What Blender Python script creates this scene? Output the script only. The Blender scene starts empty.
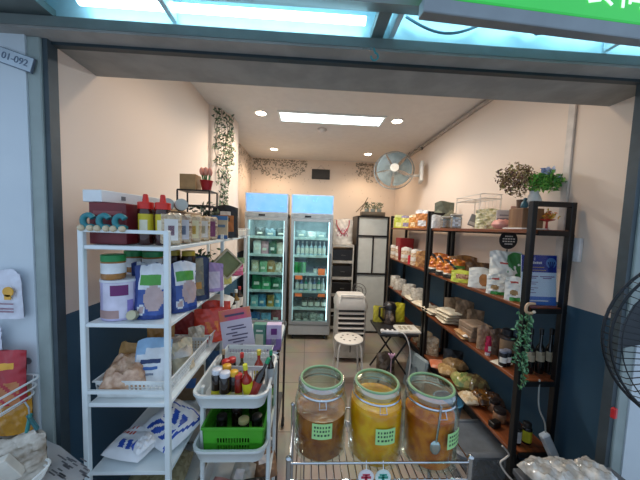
import bpy, math, random
from mathutils import Vector, Matrix, Euler
S = bpy.context.scene; COL = S.collection; PI = math.pi; R = math.radians
rnd = random.Random(7)

# ---------------------------------------------------------------- camera
PITCH, ROLL, YAW, F, CY, EYE = .068, .034, .047, 262., 245., 1.48
fw = Vector((math.sin(YAW)*math.cos(PITCH), math.cos(YAW)*math.cos(PITCH), -math.sin(PITCH)))
rt = Vector((math.cos(YAW), -math.sin(YAW), 0)); up = rt.cross(fw)
rt, up = rt*math.cos(ROLL)+up*math.sin(ROLL), up*math.cos(ROLL)-rt*math.sin(ROLL)
cam = bpy.data.cameras.new('camera'); co = bpy.data.objects.new('camera', cam); COL.objects.link(co)
M = Matrix.Identity(4)
for i in range(3):
    M[i][0], M[i][1], M[i][2] = rt[i], up[i], -fw[i]
M[2][3] = EYE; co.matrix_world = M
cam.sensor_width = 36; cam.lens = F*36/640; cam.shift_y = (CY-240)/640; cam.clip_start = .02
S.camera = co

# ---------------------------------------------------------------- world, exposure, area lights
S.view_settings.view_transform = 'Standard'; S.view_settings.look = 'None'
S.view_settings.exposure = 0.12; S.view_settings.gamma = 1; S.view_settings.use_curve_mapping = False
W = bpy.data.worlds.new('world'); S.world = W; W.use_nodes = True
W.node_tree.nodes['Background'].inputs[0].default_value = (.60, .77, 1, 1)
W.node_tree.nodes['Background'].inputs[1].default_value = .85
def area(name, loc, rot, sx, sy, power, col):
    l = bpy.data.lights.new(name, 'AREA'); l.shape = 'RECTANGLE'; l.size = sx; l.size_y = sy; l.energy = power; l.color = col
    o = bpy.data.objects.new(name, l); COL.objects.link(o); o.location = loc; o.rotation_euler = rot; return o
area('panel_light', (.19, 2.56, 2.47), (0, 0, 0), .92, .15, 16, (.95, .98, 1))
for i, (x, y) in enumerate([(-.47, 2.53), (.81, 2.54), (-.5, 3.66), (.8, 3.68)]):
    l = bpy.data.lights.new('downlight_lamp', 'SPOT'); l.energy = 19; l.color = (1, .74, .5); l.spot_size = R(150); l.spot_blend = .8; l.shadow_soft_size = .04
    o = bpy.data.objects.new('downlight_lamp', l); COL.objects.link(o); o.location = (x, y, 2.47)
# two unseen warm fill spots, added behind the lintel to brighten the front
for x, e in ((-.35, 9), (.75, 9)):
    l = bpy.data.lights.new('front_lamp', 'SPOT'); l.energy = e; l.color = (1, .76, .54); l.spot_size = R(150); l.spot_blend = .8; l.shadow_soft_size = .05
    o = bpy.data.objects.new('front_lamp', l); COL.objects.link(o); o.location = (x, 1.5, 2.47)

# ---------------------------------------------------------------- pixel helpers used to measure places
def ray(px, py): return fw + rt*((px-320)/F) - up*((py-CY)/F)
def at(px, py, X=None, Y=None, Z=None):
    d = ray(px, py)
    t = X/d.x if X is not None else Y/d.y if Y is not None else (Z-EYE)/d.z
    return Vector((0, 0, EYE)) + d*t
def ycol(px, x, z):                       # depth Y at which (x, Y, z) is seen in column px
    lo, hi = .5, 5.
    for _ in range(40):
        m = (lo+hi)/2; d = Vector((x, m, z-EYE)); p = 320+F*d.dot(rt)/d.dot(fw)
        if (p > px) == (x > 0): lo = m
        else: hi = m
    return (lo+hi)/2

# ---------------------------------------------------------------- materials
def lin(h):
    h = h.lstrip('#'); c = [int(h[i:i+2], 16)/255 for i in (0, 2, 4)]
    return tuple([(x/12.92 if x < .04045 else ((x+.055)/1.055)**2.4) for x in c])+(1,)
_m = {}
def mat(h, rough=.5, metal=0, var=.12, scale=14, emit=0, trans=0, h2=None, coat=0, bump=0, alpha=1):
    key = (h, rough, metal, var, scale, emit, trans, h2, coat, bump, alpha)
    if key in _m: return _m[key]
    m = bpy.data.materials.new('surface_%s' % h.lstrip('#')); m.use_nodes = True; t = m.node_tree; b = t.nodes['Principled BSDF']
    c = lin(h); c2 = lin(h2) if h2 else tuple(min(1, x*(1+var)) for x in c[:3])+(1,); c1 = c if h2 else tuple(x*(1-var) for x in c[:3])+(1,)
    n = t.nodes.new('ShaderNodeTexNoise'); n.inputs['Scale'].default_value = scale; n.inputs['Detail'].default_value = 4
    tc = t.nodes.new('ShaderNodeTexCoord'); t.links.new(tc.outputs['Object'], n.inputs['Vector'])
    r = t.nodes.new('ShaderNodeValToRGB'); r.color_ramp.elements[0].position = .38; r.color_ramp.elements[1].position = .62
    r.color_ramp.elements[0].color = c1; r.color_ramp.elements[1].color = c2
    t.links.new(n.outputs['Fac'], r.inputs['Fac']); t.links.new(r.outputs['Color'], b.inputs['Base Color'])
    b.inputs['Roughness'].default_value = rough; b.inputs['Metallic'].default_value = metal
    b.inputs['Transmission Weight'].default_value = trans; b.inputs['Coat Weight'].default_value = coat; b.inputs['Alpha'].default_value = alpha
    if emit:
        b.inputs['Emission Color'].default_value = c; b.inputs['Emission Strength'].default_value = emit
    if bump:
        bn = t.nodes.new('ShaderNodeBump'); bn.inputs['Strength'].default_value = bump; bn.inputs['Distance'].default_value = .01
        t.links.new(n.outputs['Fac'], bn.inputs['Height']); t.links.new(bn.outputs['Normal'], b.inputs['Normal'])
    _m[key] = m; return m
def clear(h='#eef6f4', k=.03, rough=.05):              # thin clear glass or plastic: mostly see-through, glossy at grazing angles
    key = ('clear', h, k, rough)
    if key in _m: return _m[key]
    m = bpy.data.materials.new('clear_%s' % h.lstrip('#')); m.use_nodes = True; t = m.node_tree; t.nodes.clear()
    out = t.nodes.new('ShaderNodeOutputMaterial'); tr = t.nodes.new('ShaderNodeBsdfTransparent'); tr.inputs[0].default_value = lin(h)
    gl = t.nodes.new('ShaderNodeBsdfGlossy'); gl.inputs['Roughness'].default_value = rough; gl.inputs['Color'].default_value = (.95, .98, 1, 1)
    fr = t.nodes.new('ShaderNodeLayerWeight'); fr.inputs['Blend'].default_value = .5
    pw = t.nodes.new('ShaderNodeMath'); pw.operation = 'POWER'; pw.inputs[1].default_value = 4
    ad = t.nodes.new('ShaderNodeMath'); ad.operation = 'MULTIPLY_ADD'; ad.inputs[1].default_value = .8; ad.inputs[2].default_value = k; ad.use_clamp = True
    t.links.new(fr.outputs['Facing'], pw.inputs[0]); t.links.new(pw.outputs[0], ad.inputs[0]); mx = t.nodes.new('ShaderNodeMixShader')
    t.links.new(ad.outputs[0], mx.inputs[0]); t.links.new(tr.outputs[0], mx.inputs[1]); t.links.new(gl.outputs[0], mx.inputs[2])
    t.links.new(mx.outputs[0], out.inputs[0]); _m[key] = m; return m
def speck(h1, h2, scale=60, rough=.35, bump=.4, coat=.3):   # packed food seen through plastic: cells of two colours
    key = ('speck', h1, h2, scale, rough)
    if key in _m: return _m[key]
    m = bpy.data.materials.new('packed_%s' % h1.lstrip('#')); m.use_nodes = True; t = m.node_tree; b = t.nodes['Principled BSDF']
    tc = t.nodes.new('ShaderNodeTexCoord'); v = t.nodes.new('ShaderNodeTexVoronoi'); v.inputs['Scale'].default_value = scale
    t.links.new(tc.outputs['Object'], v.inputs['Vector'])
    sp = t.nodes.new('ShaderNodeSeparateColor'); t.links.new(v.outputs['Color'], sp.inputs[0])
    mx = t.nodes.new('ShaderNodeMix'); mx.data_type = 'RGBA'; t.links.new(sp.outputs[0], mx.inputs[0])
    mx.inputs[6].default_value = lin(h1); mx.inputs[7].default_value = lin(h2)
    t.links.new(mx.outputs[2], b.inputs['Base Color']); b.inputs['Roughness'].default_value = rough; b.inputs['Coat Weight'].default_value = coat
    bn = t.nodes.new('ShaderNodeBump'); bn.inputs['Strength'].default_value = bump; bn.inputs['Distance'].default_value = .006
    t.links.new(v.outputs['Distance'], bn.inputs['Height']); t.links.new(bn.outputs['Normal'], b.inputs['Normal'])
    _m[key] = m; return m
def wallpaint(name, split, top='#e4d4c6', low='#31536a'):
    m = bpy.data.materials.new(name); m.use_nodes = True; t = m.node_tree; b = t.nodes['Principled BSDF']
    g = t.nodes.new('ShaderNodeNewGeometry'); s = t.nodes.new('ShaderNodeSeparateXYZ'); t.links.new(g.outputs['Position'], s.inputs[0])
    c = t.nodes.new('ShaderNodeMath'); c.operation = 'GREATER_THAN'; c.inputs[1].default_value = split; t.links.new(s.outputs['Z'], c.inputs[0])
    n = t.nodes.new('ShaderNodeTexNoise'); n.inputs['Scale'].default_value = 3
    mx = t.nodes.new('ShaderNodeMix'); mx.data_type = 'RGBA'; t.links.new(c.outputs[0], mx.inputs[0])
    mx.inputs[6].default_value = lin(low); mx.inputs[7].default_value = lin(top)
    bn = t.nodes.new('ShaderNodeBump'); bn.inputs['Strength'].default_value = .08
    t.links.new(g.outputs['Position'], n.inputs['Vector']); t.links.new(n.outputs['Fac'], bn.inputs['Height']); t.links.new(bn.outputs['Normal'], b.inputs['Normal'])
    t.links.new(mx.outputs[2], b.inputs['Base Color']); b.inputs['Roughness'].default_value = .6
    return m
def tilemat():
    m = bpy.data.materials.new('floor_tiles'); m.use_nodes = True; t = m.node_tree; b = t.nodes['Principled BSDF']
    g = t.nodes.new('ShaderNodeNewGeometry'); br = t.nodes.new('ShaderNodeTexBrick'); br.offset = 0
    for k, v in (('Scale', 1), ('Brick Width', .6), ('Row Height', .6), ('Mortar Size', .004)): br.inputs[k].default_value = v
    br.inputs['Color1'].default_value = lin('#a39686'); br.inputs['Color2'].default_value = lin('#9a8e80'); br.inputs['Mortar'].default_value = lin('#6f665b')
    n = t.nodes.new('ShaderNodeTexNoise'); n.inputs['Scale'].default_value = 5; n.inputs['Detail'].default_value = 6
    mx = t.nodes.new('ShaderNodeMix'); mx.data_type = 'RGBA'; mx.blend_type = 'OVERLAY'; mx.inputs[0].default_value = .3
    t.links.new(g.outputs['Position'], br.inputs['Vector']); t.links.new(g.outputs['Position'], n.inputs['Vector'])
    t.links.new(br.outputs['Color'], mx.inputs[6]); t.links.new(n.outputs['Color'], mx.inputs[7]); t.links.new(mx.outputs[2], b.inputs['Base Color'])
    b.inputs['Roughness'].default_value = .35; return m
def woodmat(h1, h2, axis=1, scale=30, rough=.4):
    key = ('wood', h1, h2, axis, scale)
    if key in _m: return _m[key]
    m = bpy.data.materials.new('wood_%s' % h1.lstrip('#')); m.use_nodes = True; t = m.node_tree; b = t.nodes['Principled BSDF']
    tc = t.nodes.new('ShaderNodeTexCoord'); mp = t.nodes.new('ShaderNodeMapping'); sc = [scale]*3; sc[axis] = scale*.08; mp.inputs['Scale'].default_value = sc
    n = t.nodes.new('ShaderNodeTexNoise'); n.inputs['Scale'].default_value = 1; n.inputs['Detail'].default_value = 6
    r = t.nodes.new('ShaderNodeValToRGB'); r.color_ramp.elements[0].position = .35; r.color_ramp.elements[1].position = .65
    r.color_ramp.elements[0].color = lin(h1); r.color_ramp.elements[1].color = lin(h2)
    t.links.new(tc.outputs['Object'], mp.inputs[0]); t.links.new(mp.outputs[0], n.inputs['Vector']); t.links.new(n.outputs['Fac'], r.inputs['Fac'])
    t.links.new(r.outputs['Color'], b.inputs['Base Color']); b.inputs['Roughness'].default_value = rough; _m[key] = m; return m

WHITE = mat('#e6ebea', .35, var=.03); BLACK = mat('#141414', .45, var=.2); CHROME = mat('#c9ccd0', .18, 1, var=.04)
GREYM = mat('#8a9398', .4, .6, var=.05); PAPER = mat('#eeeae0', .7, var=.03); INK = mat('#4a4a55', .7)
GLASS = clear(); PLASTIC = clear('#e6e6e0', .18, .2)

# ---------------------------------------------------------------- mesh builder
class MB:
    def __init__(s): s.v = []; s.f = []; s.mi = []; s.T = Matrix.Identity(4)
    def tf(s, loc=(0, 0, 0), rot=(0, 0, 0)): s.T = Matrix.Translation(loc) @ Euler(rot).to_matrix().to_4x4(); return s
    def add(s, vs, fs, mi=0):
        o = len(s.v); s.v += [tuple(s.T @ Vector(v)) for v in vs]
        for k, f in enumerate(fs): s.f.append(tuple(i+o for i in f)); s.mi.append(mi[k] if isinstance(mi, list) else mi)
        return s
    def box(s, a, b, mi=0, bev=0):
        x0, y0, z0 = a; x1, y1, z1 = b
        if bev:
            e = min(bev, abs(x1-x0)*.45, abs(y1-y0)*.45, abs(z1-z0)*.45); vs = []
            for Z, k in ((z0, e), (z0+e, 0), (z1-e, 0), (z1, e)):
                g = k
                vs += [(x0+e, y0+g, Z), (x1-e, y0+g, Z), (x1-g, y0+e, Z), (x1-g, y1-e, Z), (x1-e, y1-g, Z), (x0+e, y1-g, Z), (x0+g, y1-e, Z), (x0+g, y0+e, Z)]
            fs = [tuple(range(7, -1, -1)), tuple(range(24, 32))]
            for r in range(3): fs += [(r*8+i, r*8+(i+1) % 8, r*8+8+(i+1) % 8, r*8+8+i) for i in range(8)]
            return s.add(vs, fs, mi)
        return s.add([(x0, y0, z0), (x1, y0, z0), (x1, y1, z0), (x0, y1, z0), (x0, y0, z1), (x1, y0, z1), (x1, y1, z1), (x0, y1, z1)],
                     [(3, 2, 1, 0), (4, 5, 6, 7), (0, 1, 5, 4), (1, 2, 6, 5), (2, 3, 7, 6), (3, 0, 4, 7)], mi)
    def lathe(s, prof, n=20, c=(0, 0), mi=0, a0=0, a1=2*PI, cap=True):
        full = abs(a1-a0-2*PI) < 1e-6; m = n if full else n+1; vs = []; fs = []
        for r, z in prof:
            for i in range(m):
                a = a0+(a1-a0)*i/n; vs.append((c[0]+r*math.cos(a), c[1]+r*math.sin(a), z))
        for k in range(len(prof)-1):
            for i in range(n):
                j = (i+1) % m if full else i+1
                fs.append((k*m+i, k*m+j, (k+1)*m+j, (k+1)*m+i))
        if full and cap:
            if prof[0][0] > 1e-4: fs.append(tuple(range(m-1, -1, -1)))
            if prof[-1][0] > 1e-4: fs.append(tuple((len(prof)-1)*m+i for i in range(m)))
        return s.add(vs, fs, mi)
    def tube(s, pts, r=.005, n=6, mi=0, close=False):
        P = [Vector(p) for p in pts]; N = len(P); vs = []; fs = []; a = None
        for i, p in enumerate(P):
            if close: d = P[(i+1) % N]-P[i-1]
            else: d = P[min(i+1, N-1)]-P[max(i-1, 0)]
            if d.length < 1e-9: d = Vector((0, 0, 1))
            d.normalize()
            if a is None: a = d.orthogonal().normalized()
            else:
                a = a-d*a.dot(d); a = a.normalized() if a.length > 1e-6 else d.orthogonal().normalized()
            b = d.cross(a); rr = r[i] if isinstance(r, (list, tuple)) else r
            vs += [tuple(p+a*math.cos(2*PI*k/n)*rr+b*math.sin(2*PI*k/n)*rr) for k in range(n)]
        for i in range(N if close else N-1):
            j = (i+1) % N; fs += [(i*n+k, i*n+(k+1) % n, j*n+(k+1) % n, j*n+k) for k in range(n)]
        if not close: fs += [tuple(range(n-1, -1, -1)), tuple((N-1)*n+k for k in range(n))]
        return s.add(vs, fs, mi)
    def grid(s, fn, nu, nv, mi=0):
        vs = [fn(i/nu, j/nv) for j in range(nv+1) for i in range(nu+1)]; fs = []; mm = []
        for j in range(nv):
            for i in range(nu):
                a = j*(nu+1)+i; fs.append((a, a+1, a+nu+2, a+nu+1)); mm.append(mi((i+.5)/nu, (j+.5)/nv) if callable(mi) else mi)
        return s.add(vs, fs, mm)
    def cord(s, pts, r=.005, n=6, mi=0):
        P = [Vector(p) for p in pts]; o = []
        for i in range(len(P)-1):
            a, b, c, d = P[max(i-1, 0)], P[i], P[i+1], P[min(i+2, len(P)-1)]
            for k in range(5):
                t = k/5; o.append(tuple(.5*((2*b)+(c-a)*t+(2*a-5*b+4*c-d)*t*t+(3*b-a-3*c+d)*t*t*t)))
        return s.tube(o+[tuple(P[-1])], r, n, mi)
    def ball(s, c, r, n=10, mi=0, sc=(1, 1, 1)):
        T = s.T; s.T = T @ Matrix.Translation(c) @ Matrix.Diagonal((*sc, 1))
        s.lathe([(max(r*math.sin(PI*k/6), 1e-5), -r*math.cos(PI*k/6)) for k in range(7)], n, mi=mi); s.T = T; return s
    def build(s, name, mats, parent=None, smooth=False, loc=None, rz=0, rot=None):
        me = bpy.data.meshes.new(name); me.from_pydata(s.v, [], s.f)
        if not isinstance(mats, (list, tuple)): mats = [mats]
        for m in mats: me.materials.append(m)
        me.polygons.foreach_set('material_index', s.mi)
        if smooth: me.shade_smooth()
        me.update(); o = bpy.data.objects.new(name, me); COL.objects.link(o)
        if smooth: me.set_sharp_from_angle(angle=R(50))
        if parent: o.parent = parent
        if loc is not None: o.location = loc
        o.rotation_euler = rot if rot else (0, 0, rz)
        return o
def tag(o, label, cat, group=None, kind=None):
    o['label'] = label; o['category'] = cat
    if group: o['group'] = group
    if kind: o['kind'] = kind
    return o
def thing(name, label, cat, loc=(0, 0, 0), rz=0, group=None, rot=None):
    o = bpy.data.objects.new(name, None); COL.objects.link(o); o.location = loc; o.rotation_euler = rot if rot else (0, 0, rz); o.empty_display_size = .05
    return tag(o, label, cat, group)
def struct(name, mb, m): o = mb.build(name, m); o['kind'] = 'structure'; return o
def text(body, size, m, parent, loc, rot=(PI/2, 0, 0), name='lettering', ext=.0008, align='CENTER'):
    c = bpy.data.curves.new('t', 'FONT'); c.body = body; c.size = size; c.extrude = ext; c.align_x = align; c.align_y = 'CENTER'
    t = bpy.data.objects.new('t', c); COL.objects.link(t); dg = bpy.context.evaluated_depsgraph_get()
    me = bpy.data.meshes.new_from_object(t.evaluated_get(dg)); bpy.data.objects.remove(t)
    me.materials.clear(); me.materials.append(m); o = bpy.data.objects.new(name, me); COL.objects.link(o); o.parent = parent; o.location = loc; o.rotation_euler = rot
    return o

# ---------------------------------------------------------------- product builders
def wob(a, b, s): return math.sin(a*11+s)*math.sin(b*13+s*1.7)*.5+math.sin(a*23+b*17+s*2.3)*.3+math.sin(b*31-a*7+s)*.2
def pouch_mesh(w, h, d, design=None, crinkle=.004, seed=0, lean=0):
    m = MB(); cr = crinkle
    def pt(u, v, sg):
        U = 2*u-1; t = d/2*max(0, 1-abs(U)**3)**.6*(1-v**3)*(.85+.15*math.cos(v*3)) + .001
        x = w/2*U*(1-.05*math.sin(PI*v)); k = wob(u*1.3, v*1.3, seed)*cr*(1 if 0 < u < 1 else .3); q = v**4
        return (x*(1-.05*q), sg*(t+k)+lean*v*h+.006*q*math.sin(u*9+seed), h*v*(1-q*(.05*abs(U)**3+.02*math.sin(u*7+seed*3)))+.0)
    dz = design or (lambda u, v: 0)
    m.grid(lambda u, v: pt(u, v, -1), 24, 26, dz); m.grid(lambda u, v: pt(1-u, v, 1), 8, 18, lambda u, v: 0 if design is None else dz(.02, v))
    m.grid(lambda u, v: (w/2*(2*u-1), (2*v-1)*-(d/2*max(0, 1-abs(2*u-1)**3)**.6+.001), 0), 8, 2, 0)
    return m
def pouch(label, x, y, z, w, h, d, mats, design=None, rz=0, name='food_pouch', cat='pouch', group=None, seed=None, lean=.04, parts=(), cr_=.004):
    sd = seed if seed is not None else rnd.random()*9
    o = pouch_mesh(w, h, d, design, cr_, sd, lean).build(name, mats, smooth=True, loc=(x, y, z), rz=rz)
    tag(o, label, cat, group)
    for pn, (u0, v0, u1, v1), m in parts:       # printed or stuck-on panel following the front
        p = MB()
        def pp(u, v):
            uu = u0+(u1-u0)*u; vv = v0+(v1-v0)*v; U = 2*uu-1
            t = d/2*max(0, 1-abs(U)**3)**.6*(1-vv**3)*(.85+.15*math.cos(vv*3))+.001
            return (w/2*U*(1-.05*math.sin(PI*vv)), -(t+wob(uu*1.3, vv*1.3, sd)*cr_+.0018)+lean*vv*h, h*vv)
        p.grid(pp, 6, 6); p.build(pn, m, o, True)
    return o
def sack(label, x, y, z, w, l, t, mats, design=None, rz=0, rot=None, name='food_bag', cat='bag', group=None, seed=None, crink=.006, parts=()):
    sd = seed if seed is not None else rnd.random()*9; m = MB()
    def pt(u, v, sg):
        U, V = 2*u-1, 2*v-1; k = max(0, (1-U**4)*(1-V**4))**.55
        hh = t/2*k; zz = t/2+sg*hh+wob(u, v, sd)*crink*k*(1 if sg > 0 else .15)
        return (w/2*U*(1-.06*V*V), l/2*V*(1-.06*U*U), max(0, zz - (0 if sg > 0 else 0)))
    m.grid(lambda u, v: pt(u, v, 1), 34 if design else 14, 34 if design else 14, design or 0); m.grid(lambda u, v: pt(1-u, v, -1), 8, 8, 0)
    o = m.build(name, mats, smooth=True, loc=(x, y, z), rz=rz, rot=rot); tag(o, label, cat, group)
    for pn, (u0, v0, u1, v1), mm in parts:
        p = MB(); p.grid(lambda a, b: tuple(Vector(pt(u0+(u1-u0)*a, v0+(v1-v0)*b, 1))+Vector((0, 0, .002))), 6, 6); p.build(pn, mm, o, True)
    return o
def box(label, x, y, z, w, d, h, mats, rz=0, name='carton', cat='box', group=None, panels=(), rot=None, bev=.002):
    m = MB().box((-w/2, -d/2, 0), (w/2, d/2, h), 0, bev)
    o = m.build(name, mats, loc=(x, y, z), rz=rz, rot=rot); tag(o, label, cat, group)
    for side, (u0, v0, u1, v1), mm, nm in panels:
        p = MB(); e = .0012
        if side == 'front': p.box((-w/2+u0*w, -d/2-e, v0*h), (-w/2+u1*w, -d/2+.0002, v1*h))
        elif side == 'right': p.box((w/2-.0002, -d/2+u0*d, v0*h), (w/2+e, -d/2+u1*d, v1*h))
        elif side == 'left': p.box((-w/2-e, -d/2+u0*d, v0*h), (-w/2+.0002, -d/2+u1*d, v1*h))
        else: p.box((-w/2+u0*w, -d/2+v0*d, h-.0002), (-w/2+u1*w, -d/2+v1*d, h+e))
        p.build(nm, mm, o)
    return o
def bottle(label, x, y, z, r, h, body, capm, labm=None, kind='bottle', name='bottle', cat='bottle', group=None, neck=.35, capr=None, lab=(.15, .55), rot=None, caph=.12, arc=1.5, aim=None):
    T = thing(name, label, cat, (x, y, z), 0, group, rot); capr = capr or (r*.45 if kind == 'bottle' else r*.95)
    if kind == 'bottle':
        nz = h*(1-caph); s = h*(1-neck)
        prof = [(r*.9, 0), (r, h*.03), (r, s*.85), (r*.85, s*.95), (capr*.8, s*1.12 if s*1.12 < nz else nz*.95), (capr*.75, nz)]
    else:
        nz = h*(1-caph); prof = [(r*.92, 0), (r, h*.04), (r, nz*.9), (r*.9, nz*.97), (capr*.9, nz)]
    MB().lathe(prof, 16).build('body', body, T, True)
    MB().lathe([(capr, nz-.002), (capr, h-.002), (capr*.9, h)], 16).build('cap', capm, T, True)
    if labm:
        a = math.atan2(-y, -x) if aim is None else aim; top = prof[2][1]*.97
        m = MB(); m.lathe([(r*1.02, h*lab[0]), (r*1.02, min(h*lab[1], top))], 14, a0=a-arc, a1=a+arc); m.build('label', labm, T, True)
    return T

# ================================================================= THE ROOM
XL, XR, ZC, YB, YF, YS = -.90, 1.358, 2.515, 4.15, .98, 1.18
struct('floor', MB().box((-2.2, -1.2, -.05), (2.4, 4.3, 0)), tilemat())
WP = wallpaint('painted_wall', 1.12)
WPB = wallpaint('painted_back_wall', .0, '#ead9c8')
struct('wall_left', MB().box((XL-.08, YF, 0), (XL, YB, ZC)), WP)
struct('wall_right', MB().box((XR, YF, 0), (XR+.08, YB, ZC)), WP)
struct('wall_back', MB().box((XL-.08, YB, 0), (XR+.08, YB+.08, ZC)), WPB)
struct('ceiling', MB().box((XL-.08, YF, ZC), (XR+.08, YB+.08, ZC+.06)), mat('#dcd8d4', .7, var=.02))
PLS = mat('#8b8a86', .75, h2='#9a9894', scale=9, bump=.1)
struct('trim_1', MB().box((XL-.08, YF+.012, 2.076), (XR+.08, YS, ZC)), PLS)                 # lintel over the shop front
struct('trim_2', MB().box((-1.3, .958, 2.076), (1.7, YF-.006, 2.5)).box((-1.3, .913, 2.076), (1.7, .958, 2.084)), PLS)
struct('trim_3', MB().box((-1.3, YF-.008, 2.066), (1.7, YF+.014, 2.5)), mat('#26343a', .5))   # dark shutter groove
FR = mat('#7d8d92', .5, var=.05)
JL, JD = mat('#93a09e', .5, var=.05), mat('#3a474e', .5)
struct('trim_4', MB().box((-.948, .950, 0), (-.905, .99, 2.076), 0, .003), JL)
struct('trim_5', MB().box((-.905, .958, 0), (-.888, .994, 2.076)), JD)
struct('trim_9', MB().box((1.245, .958, 0), (1.264, .994, 2.076)), JD)
struct('trim_10', MB().box((1.264, .950, 0), (1.308, .99, 2.076), 0, .003), JL)
OUT = mat('#c3ced6', .5, h2='#ccd6dc', scale=3)
struct('wall_front_left', MB().box((-2.2, .945, 0), (-.947, 1.0, 2.5)), OUT)
struct('wall_front_right', MB().box((1.307, .945, 0), (2.4, 1.0, 2.5)), OUT)
# curved pillar on the left wall
pc = MB(); pp = [(XL-.02, 2.40), (-.875, 2.41), (-.83, 2.46), (-.785, 2.56), (-.755, 2.68), (-.75, 2.80), (-.76, 2.86), (XL-.02, 2.88)]
n = len(pp); pc.add([(x, y, 0) for x, y in pp]+[(x, y, ZC) for x, y in pp], [(i, (i+1) % n, (i+1) % n+n, i+n) for i in range(n)])
struct('trim_6', pc, wallpaint('painted_pillar', 1.12))
struct('trim_7', MB().box((XR-.012, 1.325, 1.3), (XR, 1.365, 2.5), 0, .003), mat('#cfc6be', .5))        # vertical trunking
struct('trim_8', MB().box((XR-.02, 1.25, ZC-.04), (XR, 3.7, ZC-.012)), mat('#b9b0a8', .5))         # cable duct under the ceiling
struct('baseboard_right', MB().box((XR-.012, YS, 0), (XR, YB, .08)), mat('#33404a', .5))
struct('baseboard_left', MB().box((XL, YS, 0), (XL+.012, 2.4, .08)), mat('#33404a', .5))

tag(MB().box((-.02, -.035, -.06), (0, .035, .06), 0, .004).build('wall_socket_box', mat('#d9dade', .4), loc=(XR-.001, 1.262, 1.41)), 'small white box fixed on the right wall beside the outer rack post', 'wall box')

# sign box above the entrance
SIGN = thing('sign_box', 'grey metal sign box over the shop entrance, open below and lit inside', 'sign box', (0, .9, 2.14))
def sub(mb, name, m, p=SIGN, smooth=False): return mb.build(name, m, p, smooth)
f = MB(); f.tf((0, -.9, -2.14))
f.box((-1.3, .938, 2.10), (1.7, .957, 2.135)).box((-1.3, .912, 2.085), (1.7, .940, 2.115))
f.add([(-1.3, .70, 2.062), (1.7, .72, 2.062), (1.7, .875, 2.14), (.22, .838, 2.14), (-1.3, .85, 2.14), (-1.3, .70, 2.10), (1.7, .72, 2.10), (1.7, .875, 2.17), (.22, .838, 2.17), (-1.3, .85, 2.17)],
      [(4, 3, 2, 1, 0), (5, 6, 7, 8, 9), (4, 9, 8, 3), (3, 8, 7, 2), (0, 1, 6, 5)])
f.box((-1.3, .84, 2.137), (-.85, .95, 2.16)).box((.195, .83, 2.135), (.235, .95, 2.165))
sub(f, 'frame', mat('#76807f', .5, var=.06))
tr = MB().tf((0, -.9, -2.14))
tr.add([(-1.3, .955, 2.14), (1.7, .955, 2.14), (1.7, .955, 2.29), (-1.3, .955, 2.29), (-1.3, .80, 2.29), (1.7, .80, 2.29), (-1.3, .80, 2.15), (1.7, .80, 2.15)],
       [(3, 2, 1, 0), (4, 5, 2, 3), (6, 7, 5, 4)])
sub(tr, 'trough', mat('#c4dde4', .35, .1, var=.04))
LT = mat('#b5ecff', .3, emit=7, var=0)
for x0, x1, yy, zz in ((-.75, .17, .918, 2.172), (.28, 1.4, .90, 2.225)):
    sub(MB().tf((0, -.9, -2.14)).tube([(x0, yy, zz), (x1, yy, zz)], .013, 10), 'fluorescent_tube', LT, smooth=True)
for x in (-.48, .262, 1.05): sub(MB().tf((0, -.9, -2.14)).box((x, .84, 2.15), (x+.018, .953, 2.2), 0, .002), 'tube_bracket', mat('#dfe9ec', .4))
cb = []
for i in range(15):
    a = i/14; cb.append((.31+.28*a, .93, 2.205-.045*math.sin(PI*a)-.9*0))
sub(MB().tf((0, -.9, -2.14)).tube(cb, .0045), 'cable', mat('#5b7a86', .5), smooth=True)
sub(MB().tf((0, -.9, -2.14)).tube([(.70+.15*i/8, .93, 2.19+.012*math.sin(i*1.1)) for i in range(9)], .005), 'cable', mat('#5b7a86', .5), smooth=True)
sub(MB().tf((0, -.9, -2.14)).box((.27, .92, 2.175), (.285, .935, 2.19), 0, .002), 'clip', mat('#2f8c94', .5))
G = thing('shop_sign', 'bright green illuminated shop sign board with white characters above the entrance', 'sign', (.66, .675, 2.018), R(3.4))
MB().box((-.40, -.02, .004), (.45, .012, .26), 0, .003).build('sign_panel', mat('#35b94c', .35, emit=.45, var=.03), G)
MB().box((-.41, -.018, -.03), (.46, .010, .004), 0, .002).build('sign_frame', GREYM, G)
text('食尚', .10, mat('#f4fff6', .4, emit=.5, var=0), G, (.09, -.022, .072))
H = thing('key_hook', 'small teal hook with a ring hanging under the grey lintel frame', 'hook', (.2, .906, 2.080))
MB().tube([(-.01, 0, 0), (-.01, -.005, -.012), (-.04, -.006, -.008)], .002).build('pin', CHROME, H)
MB().tube([(0, 0, -.001), (.004, -.004, -.018)]+[(.002+.012*math.cos(a), -.005, -.030+.012*math.sin(a)) for a in [PI/2-i*.6 for i in range(9)]], .003).build('hook', mat('#3a8f96', .4), H, True)

# unit number plate on the front wall
ND = thing('number_plate', 'small pale unit number plate with grey digits left of the entrance', 'sign', (at(16, 60, Y=.94).x, .94, at(16, 60, Y=.94).z), rot=(0, R(17), 0))
MB().box((-.056, -.003, -.024), (.056, .004, .024)).box((-.054, -.0035, -.022), (.054, -.003, .022), 1).build('plate', [mat('#5c6c7c', .5), mat('#b9c8d4', .5)], ND)
text('01-092', .030, mat('#66768a', .5), ND, (0, -.004, 0))

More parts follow.
